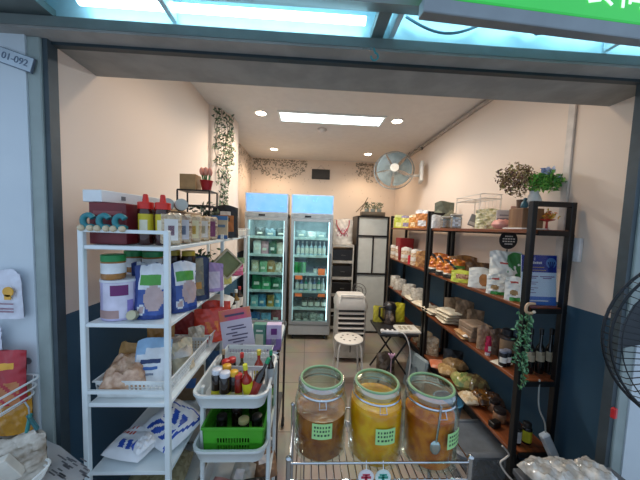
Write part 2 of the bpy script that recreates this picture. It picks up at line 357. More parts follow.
# ---------------------------------------------------------------- ceiling fittings
for i, (x, y) in enumerate([(-.469, 2.526), (.814, 2.541), (-.496, 3.657), (.797, 3.682), (-.35, 1.5), (.75, 1.5)]):  # last two fixtures are unseen, added as a source for the fill spots
    t = thing('downlight', ['round warm downlight in the ceiling, nearer the camera and left of the long panel', 'round warm downlight in the ceiling right of the long panel, nearer pair', 'small looking round downlight at the back left of the ceiling', 'small looking round downlight at the back right near the fan', 'round downlight behind the lintel, above the white shelving rack', 'round downlight behind the lintel, above the black shelving rack'][i], 'ceiling light', (x, y, ZC), 0, 'round ceiling downlights')
    MB().lathe([(.045, -.004), (.06, -.008), (.062, 0)], 24).build('trim_ring', WHITE, t, True)
    MB().lathe([(.0001, -.0055), (.046, -.0055), (.046, -.001)], 24).build('diffuser', mat('#ffe6c4', .4, emit=14, var=0), t)
t = thing('ceiling_panel_light', 'long rectangular cool white light panel in the ceiling', 'ceiling light', (.19, 2.56, ZC))
MB().box((-.50, -.115, -.012), (.50, -.095, 0)).box((-.50, .095, -.012), (.50, .115, 0)).box((-.50, -.095, -.012), (-.48, .095, 0)).box((.48, -.095, -.012), (.50, .095, 0)).build('frame', WHITE, t)
MB().box((-.48, -.095, -.008), (.48, .095, -.001)).build('diffuser', mat('#e4fbff', .4, emit=6, var=0), t)
tag(MB().lathe([(.05, 0), (.05, -.015), (.035, -.03), (.0001, -.032)], 20).build('smoke_detector', mat('#cfcac4', .5), smooth=True, loc=(.113, 2.844, ZC)), 'small round smoke detector on the ceiling behind the panel light', 'smoke detector')

# ---------------------------------------------------------------- leaf decals and garland
def leaf(m, p, s, n_, rr, mi=0):
    n_ = Vector(n_).normalized(); a = n_.orthogonal().normalized(); b = n_.cross(a); th = rr.random()*6.28
    d = a*math.cos(th)+b*math.sin(th); e = n_.cross(d); p = Vector(p)
    m.add([p-d*s, p+e*s*.42+n_*s*.1, p+d*s, p-e*s*.42+n_*s*.1], [(0, 1, 2, 3)], mi)
r2 = random.Random(3)
def decal(fn, nrm, clumps, label):
    m = MB()
    for u0, u1, dens, dep in clumps:
        for k in range(dens):
            u = u0+(u1-u0)*r2.random(); e = 1-abs(2*(u-u0)/(u1-u0)-1)*.5; v = dep*e*r2.random()**1.7
            leaf(m, fn(u, v), .012+.012*r2.random(), nrm, r2, 0 if r2.random() < .6 else 1)
    for k in range(70):
        u = clumps[0][0]+(clumps[-1][1]-clumps[0][0])*r2.random(); leaf(m, fn(u, .62*r2.random()), .010, nrm, r2, 1)
    return tag(m.build('leaf_decal', [mat('#8d8474', .8), mat('#b3a18b', .8)]), label, 'wall decal', 'printed leaf decals along the ceiling edge')
decal(lambda u, v: (u, YB-.004, ZC-.02-v), (0, -1, 0), [(-.88, -.05, 330, .34), (.72, 1.3, 260, .34)], 'trailing leaf decal along the top of the back wall')
decal(lambda u, v: (XL+.004, u, ZC-.02-v), (1, 0, 0), [(2.95, 4.1, 260, .45)], 'trailing leaf decal along the top of the left wall behind the pillar')
g = thing('hanging_garland', 'artificial ivy garland hanging down the curved white pillar', 'garland', (-.80, 2.50, ZC))
m = MB(); st = MB()
for k in range(9):
    a = k/8; bx = .045*(a-.35)*2.0; by = -.03+.24*a*0.8; L = .45+.6*math.sin(PI*min(1, a*1.15))**1.2 if k else .5
    pts = [(bx-.01+.012*math.sin(j*1.3+k), by-.05+.0*j, -.02-L*j/12) for j in range(13)]
    st.tube(pts, .0022, 4)
    for j in range(int(L*75)):
        v = r2.random(); leaf(m, (bx-.01+r2.gauss(0, .016), by-.05+r2.gauss(0, .012), -.01-L*v), .014+.008*r2.random(), (r2.gauss(.4, .4), -1, r2.gauss(.3, .3)), r2, int(r2.random()*3))
m.build('leaves', [mat('#4c6148', .6), mat('#7f9276', .6), mat('#32463a', .6)], g); st.build('stem', mat('#5a5138', .7), g)

# back-wall sign, fan
t = thing('hanging_board', 'small black rectangular board hanging on the back wall above the fridges', 'sign', (.17, YB-.012, 2.30))
MB().box((-.14, -.01, -.075), (.14, .01, .075), 0, .003).build('board', mat('#3a3834', .6), t)
MB().tube([(-.06, 0, .075), (0, .002, .135), (.06, 0, .075)], .002, 4).build('cord', mat('#7a6a5a', .7), t)
fp = at(394, 170, X=.98)
t = thing('wall_fan', 'large grey wire-guard wall fan mounted high on the right wall', 'fan', tuple(fp), 0, rot=(R(-8), 0, R(-14)))
g1 = MB()
for k in range(64):
    a = 2*PI*k/64; c, s_ = math.cos(a), math.sin(a)
    g1.tube([(.045*c, -.075, .045*s_), (.15*c, -.065, .15*s_), (.215*c, -.02, .215*s_), (.225*c, .01, .225*s_)], .0013, 3)
for r_, y_ in ((.10, -.072), (.17, -.055), (.225, .01)): g1.tube([(r_*math.cos(2*PI*k/32), y_, r_*math.sin(2*PI*k/32)) for k in range(32)], .002 if r_ < .2 else .006, 5, close=True)
g1.build('guard', mat('#8d9494', .45), t, True)
bl = MB()
for q in range(5):
    bl.grid(lambda u, v, q=q: (lambda r_, a: (r_*math.cos(a), -.03+.035*(v-.5), r_*math.sin(a)))(.03+.17*u, 2*PI*q/5+.2+(v-.5)*(.85+.3*u)), 6, 6)
bl.build('blade', mat('#7d8c8e', .4), t, True)
MB().tf((0, -.078, 0), (PI/2, 0, 0)).lathe([(.05, -.01), (.048, .004), (.0001, .008)], 20).build('hub_cap', mat('#c4c4be', .5), t, True)
MB().tf((0, .01, 0), (-PI/2, 0, 0)).lathe([(.04, -.03), (.06, 0), (.055, .09), (.03, .11)], 18).build('motor', mat('#d8d6d0', .4), t, True)
MB().tube([(0, .06, -.02), (.1, .06, -.06), (.22, .0, -.07), (.30, .06, -.05)], .014, 8).build('arm', mat('#d2d0ca', .4), t, True)
MB().box((.29, -.03, -.14), (.325, .10, .10), 0, .01).build('wall_bracket', mat('#d2d0ca', .4), t)
m = MB().tube([tuple(at(404, 162, X=1.25)), tuple(at(411, 150, X=1.33)), (1.34, 3.2, 2.46)], .004, 5); m.ball((1.335, 3.18, 2.47), .022)
tag(m.build('fan_cable', mat('#6a625c', .6), smooth=True), 'dark cable and socket feeding the wall fan at the ceiling corner', 'cable')

# ================================================================= FRIDGES
def fridge(x0, x1, y0, label, lean):
    w = x1-x0; t = thing('display_fridge', label, 'fridge', ((x0+x1)/2, y0, 0), 0, 'glass door display fridges'); h = w/2; D = .52
    B = mat('#b9bec0', .35, .3, var=.03)
    b = MB(); b.box((-h, .04, .14), (-h+.03, D, 1.62)).box((h-.03, .04, .14), (h, D, 1.62)).box((-h+.03, D-.03, .14), (h-.03, D, 1.62)).box((-h, .04, .10), (h, D, .16)).box((-h, 0, 1.585), (h, D, 1.64))
    b.box((-h, .0, .07), (h, .05, .20), 0, .004).box((-h, .05, .07), (h, D, .10)); b.build('cabinet', B, t)
    MB().box((-h+.031, D-.036, .165), (h-.031, D-.031, 1.58)).box((-h+.031, .06, .165), (-h+.034, D-.04, 1.58)).box((h-.034, .06, .165), (h-.031, D-.04, 1.58)).build('lining', mat('#a9b6ba', .4), t)
    MB().box((-h+.01, .0, 1.585), (h-.01, -.012, 1.635), 0, .002).build('control_strip', mat('#9aa3a8', .4, .3), t)
    MB().box((-h*.35, -.016, 1.597), (-h*.05, -.012, 1.62)).build('display', mat('#1c2228', .2), t)
    hd = MB(); hd.add([(-h, .05, 1.64), (h, .05, 1.64), (h, .01, 1.885), (-h, .01, 1.885), (-h, D*.5, 1.64), (h, D*.5, 1.64), (h, D*.5, 1.885), (-h, D*.5, 1.885)], [(0, 1, 2, 3), (1, 5, 6, 2), (5, 4, 7, 6), (4, 0, 3, 7), (3, 2, 6, 7), (4, 5, 1, 0)])
    hd.build('header', mat('#c7d2d8', .4), t)
    p = MB(); p.add([(-h+.015, .040, 1.655), (h-.015, .040, 1.655), (h-.015, .004, 1.872), (-h+.015, .004, 1.872)], [(0, 1, 2, 3)])
    pan = p.build('lit_panel', mat('#6aa9ee', .3, emit=.62, h2='#8fbdf2', scale=3), t)
    lf = MB(); r3 = random.Random(int(w*1000))
    for k in range(9):
        u = r3.uniform(-.8, .8)*h; v = r3.choice([.12, .3, .72, .85]); leaf(lf, (u, .036-.036*v, 1.66+.21*v), .016, (0, -1, -.15), r3)
    lf.build('leaf_print', mat('#7fc3c2', .4, emit=.5), pan)
    d = MB(); d.box((-h+.004, -.01, .21), (-h+.04, .035, 1.58), 0, .003).box((h-.04, -.01, .21), (h-.004, .035, 1.58), 0, .003).box((-h+.04, -.01, .21), (h-.04, .035, .25)).box((-h+.04, -.01, 1.545), (h-.04, .035, 1.58))
    dr = d.build('door', mat('#a7adb0', .35, .4, var=.03), t)
    MB().box((-h+.04, .006, .25), (h-.04, .011, 1.545)).build('glass_pane', clear('#eaf8f6', .04), dr)
    MB().box((h-.034, -.03, .75), (h-.020, -.012, 1.15), 0, .004).build('handle', mat('#70777b', .3, .7), dr)
    for z in (.40, .63, .86, 1.10, 1.33):
        s_ = MB().box((-h+.035, .07, z-.012), (h-.035, D-.05, z)).box((-h+.035, .065, z-.02), (h-.035, .073, z+.014)); s_.build('shelf', mat('#d8e6e8', .3), t)
    for sx in (-1, 1): MB().box((sx*(h-.045)-.006, .055, .25), (sx*(h-.045)+.006, .07, 1.55)).build('light_strip', mat('#e6f6ff', .4, emit=2.6 if sx > 0 else .4, var=0), t)
    for sx in (-1, 1):
        for yy in (.06, D-.06):
            c = MB().tf((sx*(h-.06), yy, .032), (0, PI/2, 0)).lathe([(.0001, -.012), (.032, -.012), (.032, .012), (.0001, .012)], 14)
            c.tf((sx*(h-.06), yy, 0)).box((-.008, -.02, .03), (.008, .02, .08)); c.build('castor', mat('#33373a', .5), t, True)
    return t
fridge(-.80, -.262, 3.34, 'upright glass door fridge on the left with pale blue lit header, packed with bags', 0)
fridge(-.222, .318, 3.34, 'upright glass door fridge on the right with bottles and jars on its shelves', 0)
for (fx, lab_, z) in ((-.53, 'left', .2),): pass
for fx, nm in ((-.53, 'left'), (.048, 'right')):
    l = bpy.data.lights.new('fridge_lamp', 'AREA'); l.shape = 'RECTANGLE'; l.size = .4; l.size_y = .05; l.energy = 1.2; l.color = (.86, .97, 1)
    o = bpy.data.objects.new('fridge_lamp', l); COL.objects.link(o); o.location = (fx, 3.43, 1.575); o.rotation_euler = (R(20), 0, 0)
ROWN = ['floor', 'lowest shelf', 'second shelf from below', 'middle shelf', 'fourth shelf from below', 'top shelf']
def frow(fx, which, z, rown, kind, n, cols, h, y=3.47, r=.026, caps=None, name=None, cat=None, span=.40, desc=''):
    for i in range(n):
        x = fx-span/2+span*(i+.5)/n; c = cols[i % len(cols)]; lb = '%s %s in the %s fridge, %s, %s' % (desc.split('|')[i % len(desc.split('|'))], {'b': 'bottle', 'j': 'jar', 'p': 'pack', 'c': 'can'}[kind], which, rown, ['leftmost', 'second from left', 'third from left', 'fourth from left', 'fifth from left', 'sixth from left', 'seventh from left', 'eighth from left'][i])
        gg = '%ss on the %s of the %s fridge' % ({'b': 'bottle', 'j': 'jar', 'p': 'pack', 'c': 'can'}[kind], rown, which)
        if kind == 'b': bottle(lb, x, y, z, r, h, c, caps or WHITE, PAPER, group=gg, arc=1.2)
        elif kind == 'c': bottle(lb, x, y, z, r, h, c, CHROME, None, 'jar', 'drink_can', 'can', gg, caph=.04)
        elif kind == 'j': bottle(lb, x, y, z, r, h, c, caps or BLACK, PAPER, 'jar', 'jar', 'jar', gg, lab=(.2, .6), caph=.2)
        else: pouch(lb, x+rnd.uniform(-.006, .006), y+rnd.uniform(-.03, .02), z, span/n*1.05, h*rnd.uniform(.9, 1.12), .07, [c, PAPER], lambda u, v: 1 if .3 < v < .5 and .25 < u < .75 else 0, name='food_pack', cat='pack', group=gg)
CW = mat('#c9dfe4', .2, coat=.4); GB = mat('#37a95a', .3)
A = .048
frow(A, 'right', 1.10, 'fourth shelf from below', 'b', 7, [CW, mat('#b6cbe0', .2)], .19, desc='pale clear water')
frow(A-.14, 'right', .86, 'middle shelf', 'c', 3, [GB, mat('#2f8f4e', .3), mat('#8ad29b', .3)], .16, span=.16, desc='green drink')
frow(A, 'right', 1.33, 'top shelf', 'p', 3, [mat('#8fa3a6', .4), mat('#c4cccc', .4)], .10, desc='pale small')
frow(A+.12, 'right', .86, 'middle shelf', 'j', 3, [mat('#c7ced0', .3)], .09, span=.18, desc='small silver lidded')
frow(A, 'right', .63, 'second shelf from below', 'b', 7, [mat('#d8dfe8', .3), mat('#6f88b8', .3), mat('#4fa08a', .3)], .17, desc='white|blue|teal')
frow(A+.06, 'right', .40, 'lowest shelf', 'j', 4, [mat('#5e6a66', .3)], .13, r=.036, span=.34, desc='dark paste')
frow(A, 'right', .165, 'floor', 'p', 4, [speck('#7f8a80', '#cfd6cc', 50), speck('#5f7866', '#c8d2ce', 50)], .16, desc='grey green frozen')
for i, (dx, z, h_) in enumerate([(-.15, .80, .0), (.14, .86, .0), (-.15, .575, 0), (.15, .575, 0)]):
    tag(MB().box((-.045, -.002, 0), (.045, .001, [.05, .085, .04, .04][i])).build('price_card', mat('#d98450', .6), loc=(A+dx, 3.347, z)), ['orange price card stuck at the left of the right fridge door, upper one', 'large square orange card on the right of the right fridge door', 'small orange price card lower left on the right fridge door', 'small orange price card lower right on the right fridge door'][i], 'price card', 'orange price cards on the fridge door')
A = -.53
frow(A+.04, 'left', 1.33, 'top shelf', 'p', 3, [mat('#4d5b5f', .4), mat('#7d98a6', .4)], .12, desc='dark grey')
frow(A+.02, 'left', 1.10, 'fourth shelf from below', 'p', 4, [mat('#e2e6e4', .4), mat('#d8a2b0', .4), mat('#2b5f46', .4), mat('#dcd3c0', .4)], .17, desc='white|pink|dark green|cream')
frow(A, 'left', .86, 'middle shelf', 'p', 4, [speck('#c2b490', '#e8e2d0', 40), mat('#84b890', .4), mat('#b98f5a', .4)], .15, desc='beige|green|brown')
frow(A, 'left', .63, 'second shelf from below', 'p', 3, [mat('#2f8a55', .4), mat('#49ac74', .4), mat('#1f6f4c', .4)], .19, desc='large green')
frow(A, 'left', .40, 'lowest shelf', 'p', 4, [mat('#8fc7c9', .4), mat('#4e97bf', .4), mat('#c8a24f', .4), mat('#6fbac4', .4)], .16, desc='light teal|blue|yellow|aqua')
frow(A, 'left', .165, 'floor', 'p', 3, [mat('#2f6fa8', .4), mat('#6fb5d8', .4), mat('#8d2f3a', .4)], .17, desc='blue|sky blue|red')

# ================================================================= BACK UNITS
t = thing('drawer_rack', 'pale shelf unit with black drawer fronts between the right fridge and the screen cabinet', 'shelf unit', (.50, 3.60, 0))
b = MB(); hh = [.30, .52, .76, .99, 1.215]
for z in [.05]+hh: b.box((-.16, 0, z), (.13, .38, z+.035))
b.box((-.17, 0, 0), (-.15, .38, 1.25)).box((.13, 0, 0), (.145, .38, 1.25)); b.build('frame', mat('#bcb7ad', .5), t)
for z in [.05]+hh[:-1]:
    d = MB().box((-.148, .02, z+.038), (.128, .36, z+.19), 0, .004).build('drawer', mat('#211f1f', .35), t)
    MB().box((-.03, .008, z+.10), (.03, .02, z+.115), 0, .003).build('handle', mat('#55524e', .4, .5), d)
t = thing('carrier_bag', 'white printed carrier bag with red handles standing on the drawer unit', 'bag', (.49, 3.75, 1.25))
pouch_mesh(.31, .36, .14, lambda u, v: 1 if (abs(u-.5) < .25 and .25 < v < .6 and math.sin(u*40)*math.sin(v*33) > .1) else 0, .008, 2).build('body', [mat('#d9d2c8', .5), mat('#b9788a', .5)], t, True)
for s_ in (-1, 1): MB().cord([(s_*.09, -.03, .34), (s_*.085, -.05, .27), (s_*.05, -.07, .2), (s_*.01, -.075, .14)], .007, 5).build('handle', mat('#b3242f', .5), t, True)
t = thing('screen_cabinet', 'tall cabinet with dark frame and white translucent screen panels at the back', 'cabinet', (.90, 3.60, 0))
dk = mat('#1d1a19', .4); b = MB()
for x in (-.225, .20): b.box((x, 0, 0), (x+.025, .4, 1.655))
for z in (.0, .84, 1.37, 1.635): b.box((-.2, 0, z), (.2, .4 if z in (0, 1.635) else .02, z+.022))
b.box((.0, 0, .86), (.018, .02, 1.37)); b.box((-.225, .38, 0), (.225, .4, 1.655)); b.build('frame', dk, t)
for a, c in (((-.2, .02), (.2, .84)), ((-.2, .862), (0, 1.37)), ((.018, .862), (.2, 1.37)), ((-.2, 1.392), (.2, 1.635))):
    MB().box((a[0], .021, a[1]), (c[0], .028, c[1])).build('screen_panel', mat('#cfd0c8', .5, var=.03), t)
t = thing('plant_crate', 'low wooden crate with three small potted plants on top of the screen cabinet', 'crate', (.93, 3.75, 1.66))
MB().box((-.18, -.07, 0), (.15, .07, .012)).box((-.18, -.07, 0), (.15, -.06, .06)).box((-.18, .06, 0), (.15, .07, .06)).box((-.18, -.06, 0), (-.17, .06, .06)).box((.14, -.06, 0), (.15, .06, .06)).build('crate', woodmat('#6d604f', '#857561', 0), t)
MB().tube([(-.2, -.04, .065), (-.1, -.04, .26)], .006, 5).tube([(-.26, -.04, .05), (-.12, -.04, .2)], .006, 5).build('stick', mat('#6b5c4a', .6), t)
for i in range(3):
    p = thing('potted_plant', ['small green plant in a glass pot in the crate, left of three', 'small green plant in a glass pot in the crate, middle of three', 'small green plant in a glass pot in the crate, right of three'][i], 'plant', (.83+.09*i, 3.75, 1.675), 0, 'little plants in the crate')
    MB().lathe([(.028, 0), (.035, .09)], 12).build('pot', mat('#9aa39c', .3), p, True)
    m = MB()
    for k in range(70): leaf(m, (r2.gauss(0, .025), r2.gauss(0, .02), .09+.09*r2.random()), .016, (r2.gauss(0, 1), -1, r2.gauss(.4, .6)), r2, k % 2)
    m.build('foliage', [mat('#4d5b45', .6), mat('#6f7d62', .6)], p)

# ================================================================= LEFT RACK
RACKW = mat('#dfe8ea', .35, var=.02)
LX0, LX1, LY0, LY1 = -.775, -.475, .915, 2.06
LZ = dict(a=1.395, b=1.123, c=.833, d=.575, e=.30)
t = thing('storage_rack', 'tall white metal shelving rack along the left wall', 'rack', ((LX0+LX1)/2, (LY0+LY1)/2, 0))
off = (-(LX0+LX1)/2, -(LY0+LY1)/2, 0)
for x in (LX0, LX1-.018):
    for y, zt in ((LY0, 1.45), (1.50, 1.42), (LY1-.018, 1.45)):
        MB().tf(off).box((x, y, 0), (x+.018, y+.018, zt), 0, .002).build('post', RACKW, t)
for k, z in LZ.items():
    MB().tf(off).box((LX0+.018, LY0+.004, z-.016), (LX1-.002, LY1-.004, z-.002), 0, .002).build('shelf', RACKW, t)
for z in (1.443, .872):
    m = MB().tf(off).box((LX0+.018, LY0+.003, z-.006), (LX1-.018, LY0+.013, z+.006)); m.build('rail', RACKW, t)
def LR(px, x, z): return ycol(px, x, z)

# top shelf
za = LZ['a']
box('maroon printed carton standing at the front of the top white shelf', -.70, 1.05, za, .125, .20, .145, [mat('#6d1f27', .45)], panels=[('front', (.12, .7, .9, .8), mat('#8d4a4c', .5), 'print')], cat='box')
box('long white carton with three round holes lying on the maroon carton', -.712, 1.165, za+.147, .080, .42, .042, [mat('#dfe4e6', .5, var=.02)], rz=R(-13), panels=[('right', (.18, .3, .22, .65), mat('#6a6f76', .6), 'hole'), ('right', (.40, .3, .45, .7), mat('#6a6f76', .6), 'hole'), ('right', (.62, .3, .66, .7), mat('#6a6f76', .6), 'hole')])
box('beige kraft carton standing behind the maroon carton on the top shelf', -.70, 1.30, za, .12, .22, .145, [mat('#b39a78', .7)])
for i, px in enumerate((91, 106, 118)):
    x = -.742+.052*i
    o = thing('plastic_clip', ['teal curved clip with wooden beads on the rack top rail, leftmost', 'teal curved clip with wooden beads on the rack top rail, middle', 'teal curved clip with wooden beads on the rack top rail, right, nearest the sauce bottles'][i], 'clip', (x, LY0+.008, 1.449), 0, 'teal clips on the top rail')
    c = [(.018*math.cos(a), 0, .026+.020*math.sin(a)) for a in [R(30)+i_*R(24) for i_ in range(12)]]+[(.02, 0, .004)]
    MB().tube(c, .0095, 8).build('clip_body', mat('#2b7f88', .4), o, True)
    for dx in (-.017, .012): MB().ball((dx, -.010, .002), .011).build('bead', mat('#c9b89a', .5), o, True)
for i, (px, yy) in enumerate(((139, 1.0), (158, 1.0))):
    x = -.600+.062*i
    T = bottle(['red capped sauce bottle with yellow label, left of two on the top shelf', 'red capped sauce bottle with yellow label, right of two on the top shelf'][i], x, yy, za, .0275, .155, mat('#3b1612', .15, coat=.6), mat('#d22a20', .35), mat('#d9c52e', .5), 'jar', 'sauce_bottle', 'bottle', 'red capped sauce bottles', caph=.15, lab=(.25, .72), arc=1.0)
    MB().lathe([(.011, .154), (.009, .172), (.0085, .18), (.006, .184)], 12).build('nozzle', mat('#d22a20', .35), T, True)
    MB().lathe([(.0287, .052), (.0287, .09)], 8, a0=-PI/2-.2, a1=-PI/2+.7).build('label_print', mat('#f0ead0', .5), T, True)
box('pale brown carton behind the sauce bottles under two lying jars', -.575, 1.20, za, .13, .16, .13, [mat('#a98d6c', .7)])
for i in range(2):
    T = thing('clear_jar', ['clear plastic jar lying on its side behind the left sauce bottle', 'clear plastic jar lying on its side behind the right sauce bottle'][i], 'jar', (-.60+.055*i, 1.15, za+.157), 0, 'jars lying on the top shelf', rot=(PI/2, 0, R(28)))
    MB().lathe([(.02, -.07), (.025, -.06), (.025, .04), (.022, .05)], 16).build('body', mat('#c9b79a', .15, coat=.5), T, True)
    MB().lathe([(.024, .05), (.024, .066), (.02, .067)], 16).build('lid', mat('#a9a9a0', .3, .6), T, True)
dl = ['white', 'grey', 'yellow marked', 'pale']
ys = [1.01, 1.10, 1.195, 1.30, 1.405]
for i in range(5):
    x = -.507
    P = [('label', (.22, .12, .78, .80), [mat('#e8e6e2', .5), mat('#c8c9d0', .5), mat('#e6ddb0', .5), mat('#dedad0', .5), mat('#7a3a63', .5)][i])]
    box(['seed packet with a white round-printed label, nearest of the row on the top shelf', 'seed packet with a grey blue label, second in the row on the top shelf', 'seed packet with a yellow marked label, third in the row on the top shelf', 'seed packet with a plain cream label, fourth in the row on the top shelf', 'seed packet with a purple label, fifth in the row on the top shelf'][i], x-.012, ys[i], za, .074, .05, .12, speck(['#b79b7a', '#8d6b50', '#c4ab80', '#b8935f', '#9a7d68'][i], '#d9c6a8', 110, .2), rz=R(38), name='seed_packet', cat='packet', group='seed packets on the top shelf', bev=.008, panels=[('front', (.2, .14, .8, .80), P[0][2], 'label'), ('front', (.36, .3, .64, .6), [mat('#8a6a7a', .5), mat('#6a7a94', .5), mat('#d0a93a', .5), mat('#b9b090', .5), mat('#8d4a78', .5)][i], 'label_print')])
box('beige carton with a blue band at its foot, past the seed packets', -.505, 1.53, za, .085, .06, .13, [mat('#c9b695', .6)], rz=R(14), panels=[('front', (0, 0, 1, .16), mat('#2a5c94', .5), 'band'), ('front', (.0, .82, 1, 1), mat('#3c6fa0', .5), 'band'), ('front', (.15, .5, .85, .62), mat('#5f7a90', .5), 'print')])
pouch('dark coffee pouch with orange brown picture near the far end of the top shelf', -.515, 1.66, za, .155, .20, .05, [mat('#1f2024', .4), mat('#a8672f', .5), mat('#c9c4bc', .5)], lambda u, v: 1 if .2 < v < .68 and .2 < u < .85 and not (abs(u-.5) < .15 and .5 < v < .6) else (2 if .7 < v < .82 and .3 < u < .7 else 0), rz=R(15))
t = thing('wire_basket', 'small white wire basket at the far end of the top shelf', 'basket', (-.485, 1.95, za))
m = MB()
for z in (0, .05): m.tube([(-.045, -.05, z+.003), (.045, -.05, z+.003), (.045, .05, z+.003), (-.045, .05, z+.003)], .003, 5, close=True)
for k in range(5):
    for sx in (-1, 1): m.tube([(-.045+.0225*k, sx*.05, .003), (-.045+.0225*k, sx*.05, .053)], .0016, 4).tube([(sx*.045, -.05+.025*k, .003), (sx*.045, -.05+.025*k, .053)], .0016, 4)
m.build('wire_frame', WHITE, t); MB().box((-.03, -.03, .006), (.03, .03, .045), 0, .003).build('card', PAPER, t)
# black riser with plant, kraft box and tulips
t = thing('black_riser', 'black wire riser stand on the top shelf carrying a kraft box and tulips', 'stand', (-.625, 1.52, za))
m = MB()
for sx in (-.085, .085):
    for sy in (-.06, .06): m.tube([(sx, sy, 0), (sx, sy, .26)], .005, 6)
for z in (.262, .18): m.tube([(-.085, -.06, z), (.085, -.06, z), (.085, .06, z), (-.085, .06, z)], .004, 5, close=True)
m.build('frame', BLACK, t); MB().box((-.085, -.06, .258), (.085, .06, .264)).build('top', BLACK, t)
box('small plain kraft carton on the black riser stand beside the tulips', -.665, 1.52, za+.265, .085, .08, .085, [mat('#b08f63', .7)], bev=.001)
t = thing('tulip_pot', 'pink tulips in a small red pot on the black riser stand', 'plant', (-.578, 1.52, za+.265))
MB().lathe([(.022, 0), (.034, .055), (.036, .058), (.033, .058), (.02, .01), (.0001, .01)], 16).build('pot', mat('#b51f28', .35), t, True)
for k in range(7):
    x, y = (.024 if k else 0)*math.cos(k*2.4), .016*math.sin(k*2.4); s = MB().tube([(x*.5, y*.5, .03), (x, y, .09)], .004, 5).build('stem', mat('#3f8a45', .5), t, True)
    MB().ball((x*1.1, y*1.1, .108), .012, sc=(1, 1, 1.9)).build('bloom', mat('#eaa38e', .5), t, True)
t = thing('potted_plant', 'dark leafy plant in a dark pot under the black riser stand', 'plant', (-.59, 1.53, za))
MB().lathe([(.035, 0), (.045, .07)], 14).build('pot', mat('#4a4038', .5), t, True)
m = MB()
for k in range(170): leaf(m, (r2.gauss(0, .04), r2.gauss(0, .022), .125+r2.gauss(0, .028)), .018, (r2.gauss(0, 1), r2.gauss(-.5, 1), r2.gauss(.5, .8)), r2, k % 3)
m.build('foliage', [mat('#39483a', .6), mat('#7c8a72', .6), mat('#1f2b22', .6)], t)

# second shelf
zb = LZ['b']
def tin(label, x, y, z, r, h, body, lid, panels, name='tin', cat='tin'):
    T = thing(name, label, cat, (x, y, z)); MB().lathe([(r, 0), (r, h*.96)], 28).build('body', body, T, True)
    MB().lathe([(r*1.02, h*.94), (r*1.02, h), (r*.97, h)], 28).build('lid', lid, T, True)
    for kk, (z0, z1, a0, a1, m) in enumerate(panels): MB().lathe([(r*(1.012+.008*kk), z0*h), (r*(1.012+.008*kk), z1*h)], 16, a0=-PI/2+.35+a0, a1=-PI/2+.35+a1).build('label', m, T, True)
    return T
LV = mat('#d6d3e6', .4); PU = mat('#6d1f66', .4)
tin('large lilac and white tin with purple label, front left of second shelf', -.69, 1.0, zb, .063, .145, mat('#b9b4d8', .4), mat('#d6dae2', .35), [(.05, .93, -.75, .8, LV), (.62, .88, -.3, .55, PU), (.06, .26, -1.1, .1, mat('#a98a86', .5)), (.12, .5, .48, .78, mat('#8c7fc4', .5))])
tin('second lilac tin standing behind the large front tin', -.69, 1.145, zb, .063, .145, mat('#b5b0d0', .4), mat('#d6dae2', .35), [])
for i, (x, y) in enumerate(((-.700, .975), (-.725, 1.13), (-.645, 1.12))):
    bottle(['green lidded spread jar standing on the large tin, frontmost', 'green lidded spread jar behind, left of three', 'green lidded spread jar behind, right of three'][i], x, y, zb+.146, .037, .088, mat('#a5743f', .25, coat=.4), mat('#1f8a4a', .4), mat('#dfe3e4', .5), 'jar', 'spread_jar', 'jar', 'green lidded spread jars', lab=(.25, .76), caph=.24, capr=.038)
box('pink carton standing behind the small gold tin on the second shelf', -.585, 1.20, zb, .09, .07, .135, [mat('#c98fa6', .5)])
for i in range(2): bottle(['dark jar with yellow lid on the pink carton, left', 'dark jar with yellow lid behind, right of two on the second shelf'][i], -.60+.065*i, 1.20+.0*i, zb+.136, .029, .095, mat('#2b1a14', .2), mat('#b8a02c', .4), None, 'jar', 'dark_jar', 'jar', 'dark jars with yellow lids', caph=.2)
o = MB().tf((0, 0, 0), (PI/2-.3, 0, 0)).lathe([(.0001, 0), (.017, 0), (.017, .018), (.012, .02), (.0001, .02)], 18).build('small_tin', mat('#b6b093', .3, .5), smooth=True, loc=(-.618, .955, zb+.018)); tag(o, 'tiny round gold tin at the foot of the large tin', 'tin')
RB = [mat('#2b4f9b', .35, coat=.3), mat('#d9dde3', .4), mat('#4f9a3f', .4), mat('#bfa7a6', .4), mat('#1f3a7c', .4)]
def rice(u, v):
    if ((u-.68)/.30)**2+((v-.38)/.24)**2 < 1: return 3
    if u < .16 or v < .06: return 4
    if .60 < v < .80 and .22 < u < .86: return 2
    if .74 < v < .77: return 1
    if ((u-.30)/.13)**2+((v-.17)/.09)**2 < 1: return 3 if ((u-.30)/.09)**2+((v-.17)/.06)**2 < 1 else 1
    if v > .80: return 1
    if v < .14 or u > .95: return 0
    return 0 if v < .5 and (int(u*12)+int(v*13)) % 3 else (1 if v > .52 else 0)
for i, (x, y, l) in enumerate(((-.622, 1.03, 0), (-.578, .985, 0), (-.500, 1.075, 0))):
    pouch(['blue and white cracker pouch with green label, leftmost of three, half hidden', 'blue and white cracker pouch with green label, middle of three, in front', 'blue and white cracker pouch beyond the front right post'][i], x, y, zb, .112, .200, .05, RB, rice, rz=R([0, 4, 50][i]), name='cracker_pouch', group='blue cracker pouches', lean=.03)
pouch('navy pouch showing golden square biscuits, beside the blue cracker pouches', -.517, 1.225, zb, .13, .20, .05, [mat('#1a2b4e', .35), speck('#6f6a55', '#968d72', 40), mat('#c98f3c', .5)], lambda u, v: 0 if u > .78 or v < .12 or v > .95 else (2 if (.18 < u < .45 and .2 < v < .36) or (.4 < u < .7 and .26 < v < .44) else 1), rz=R(32))
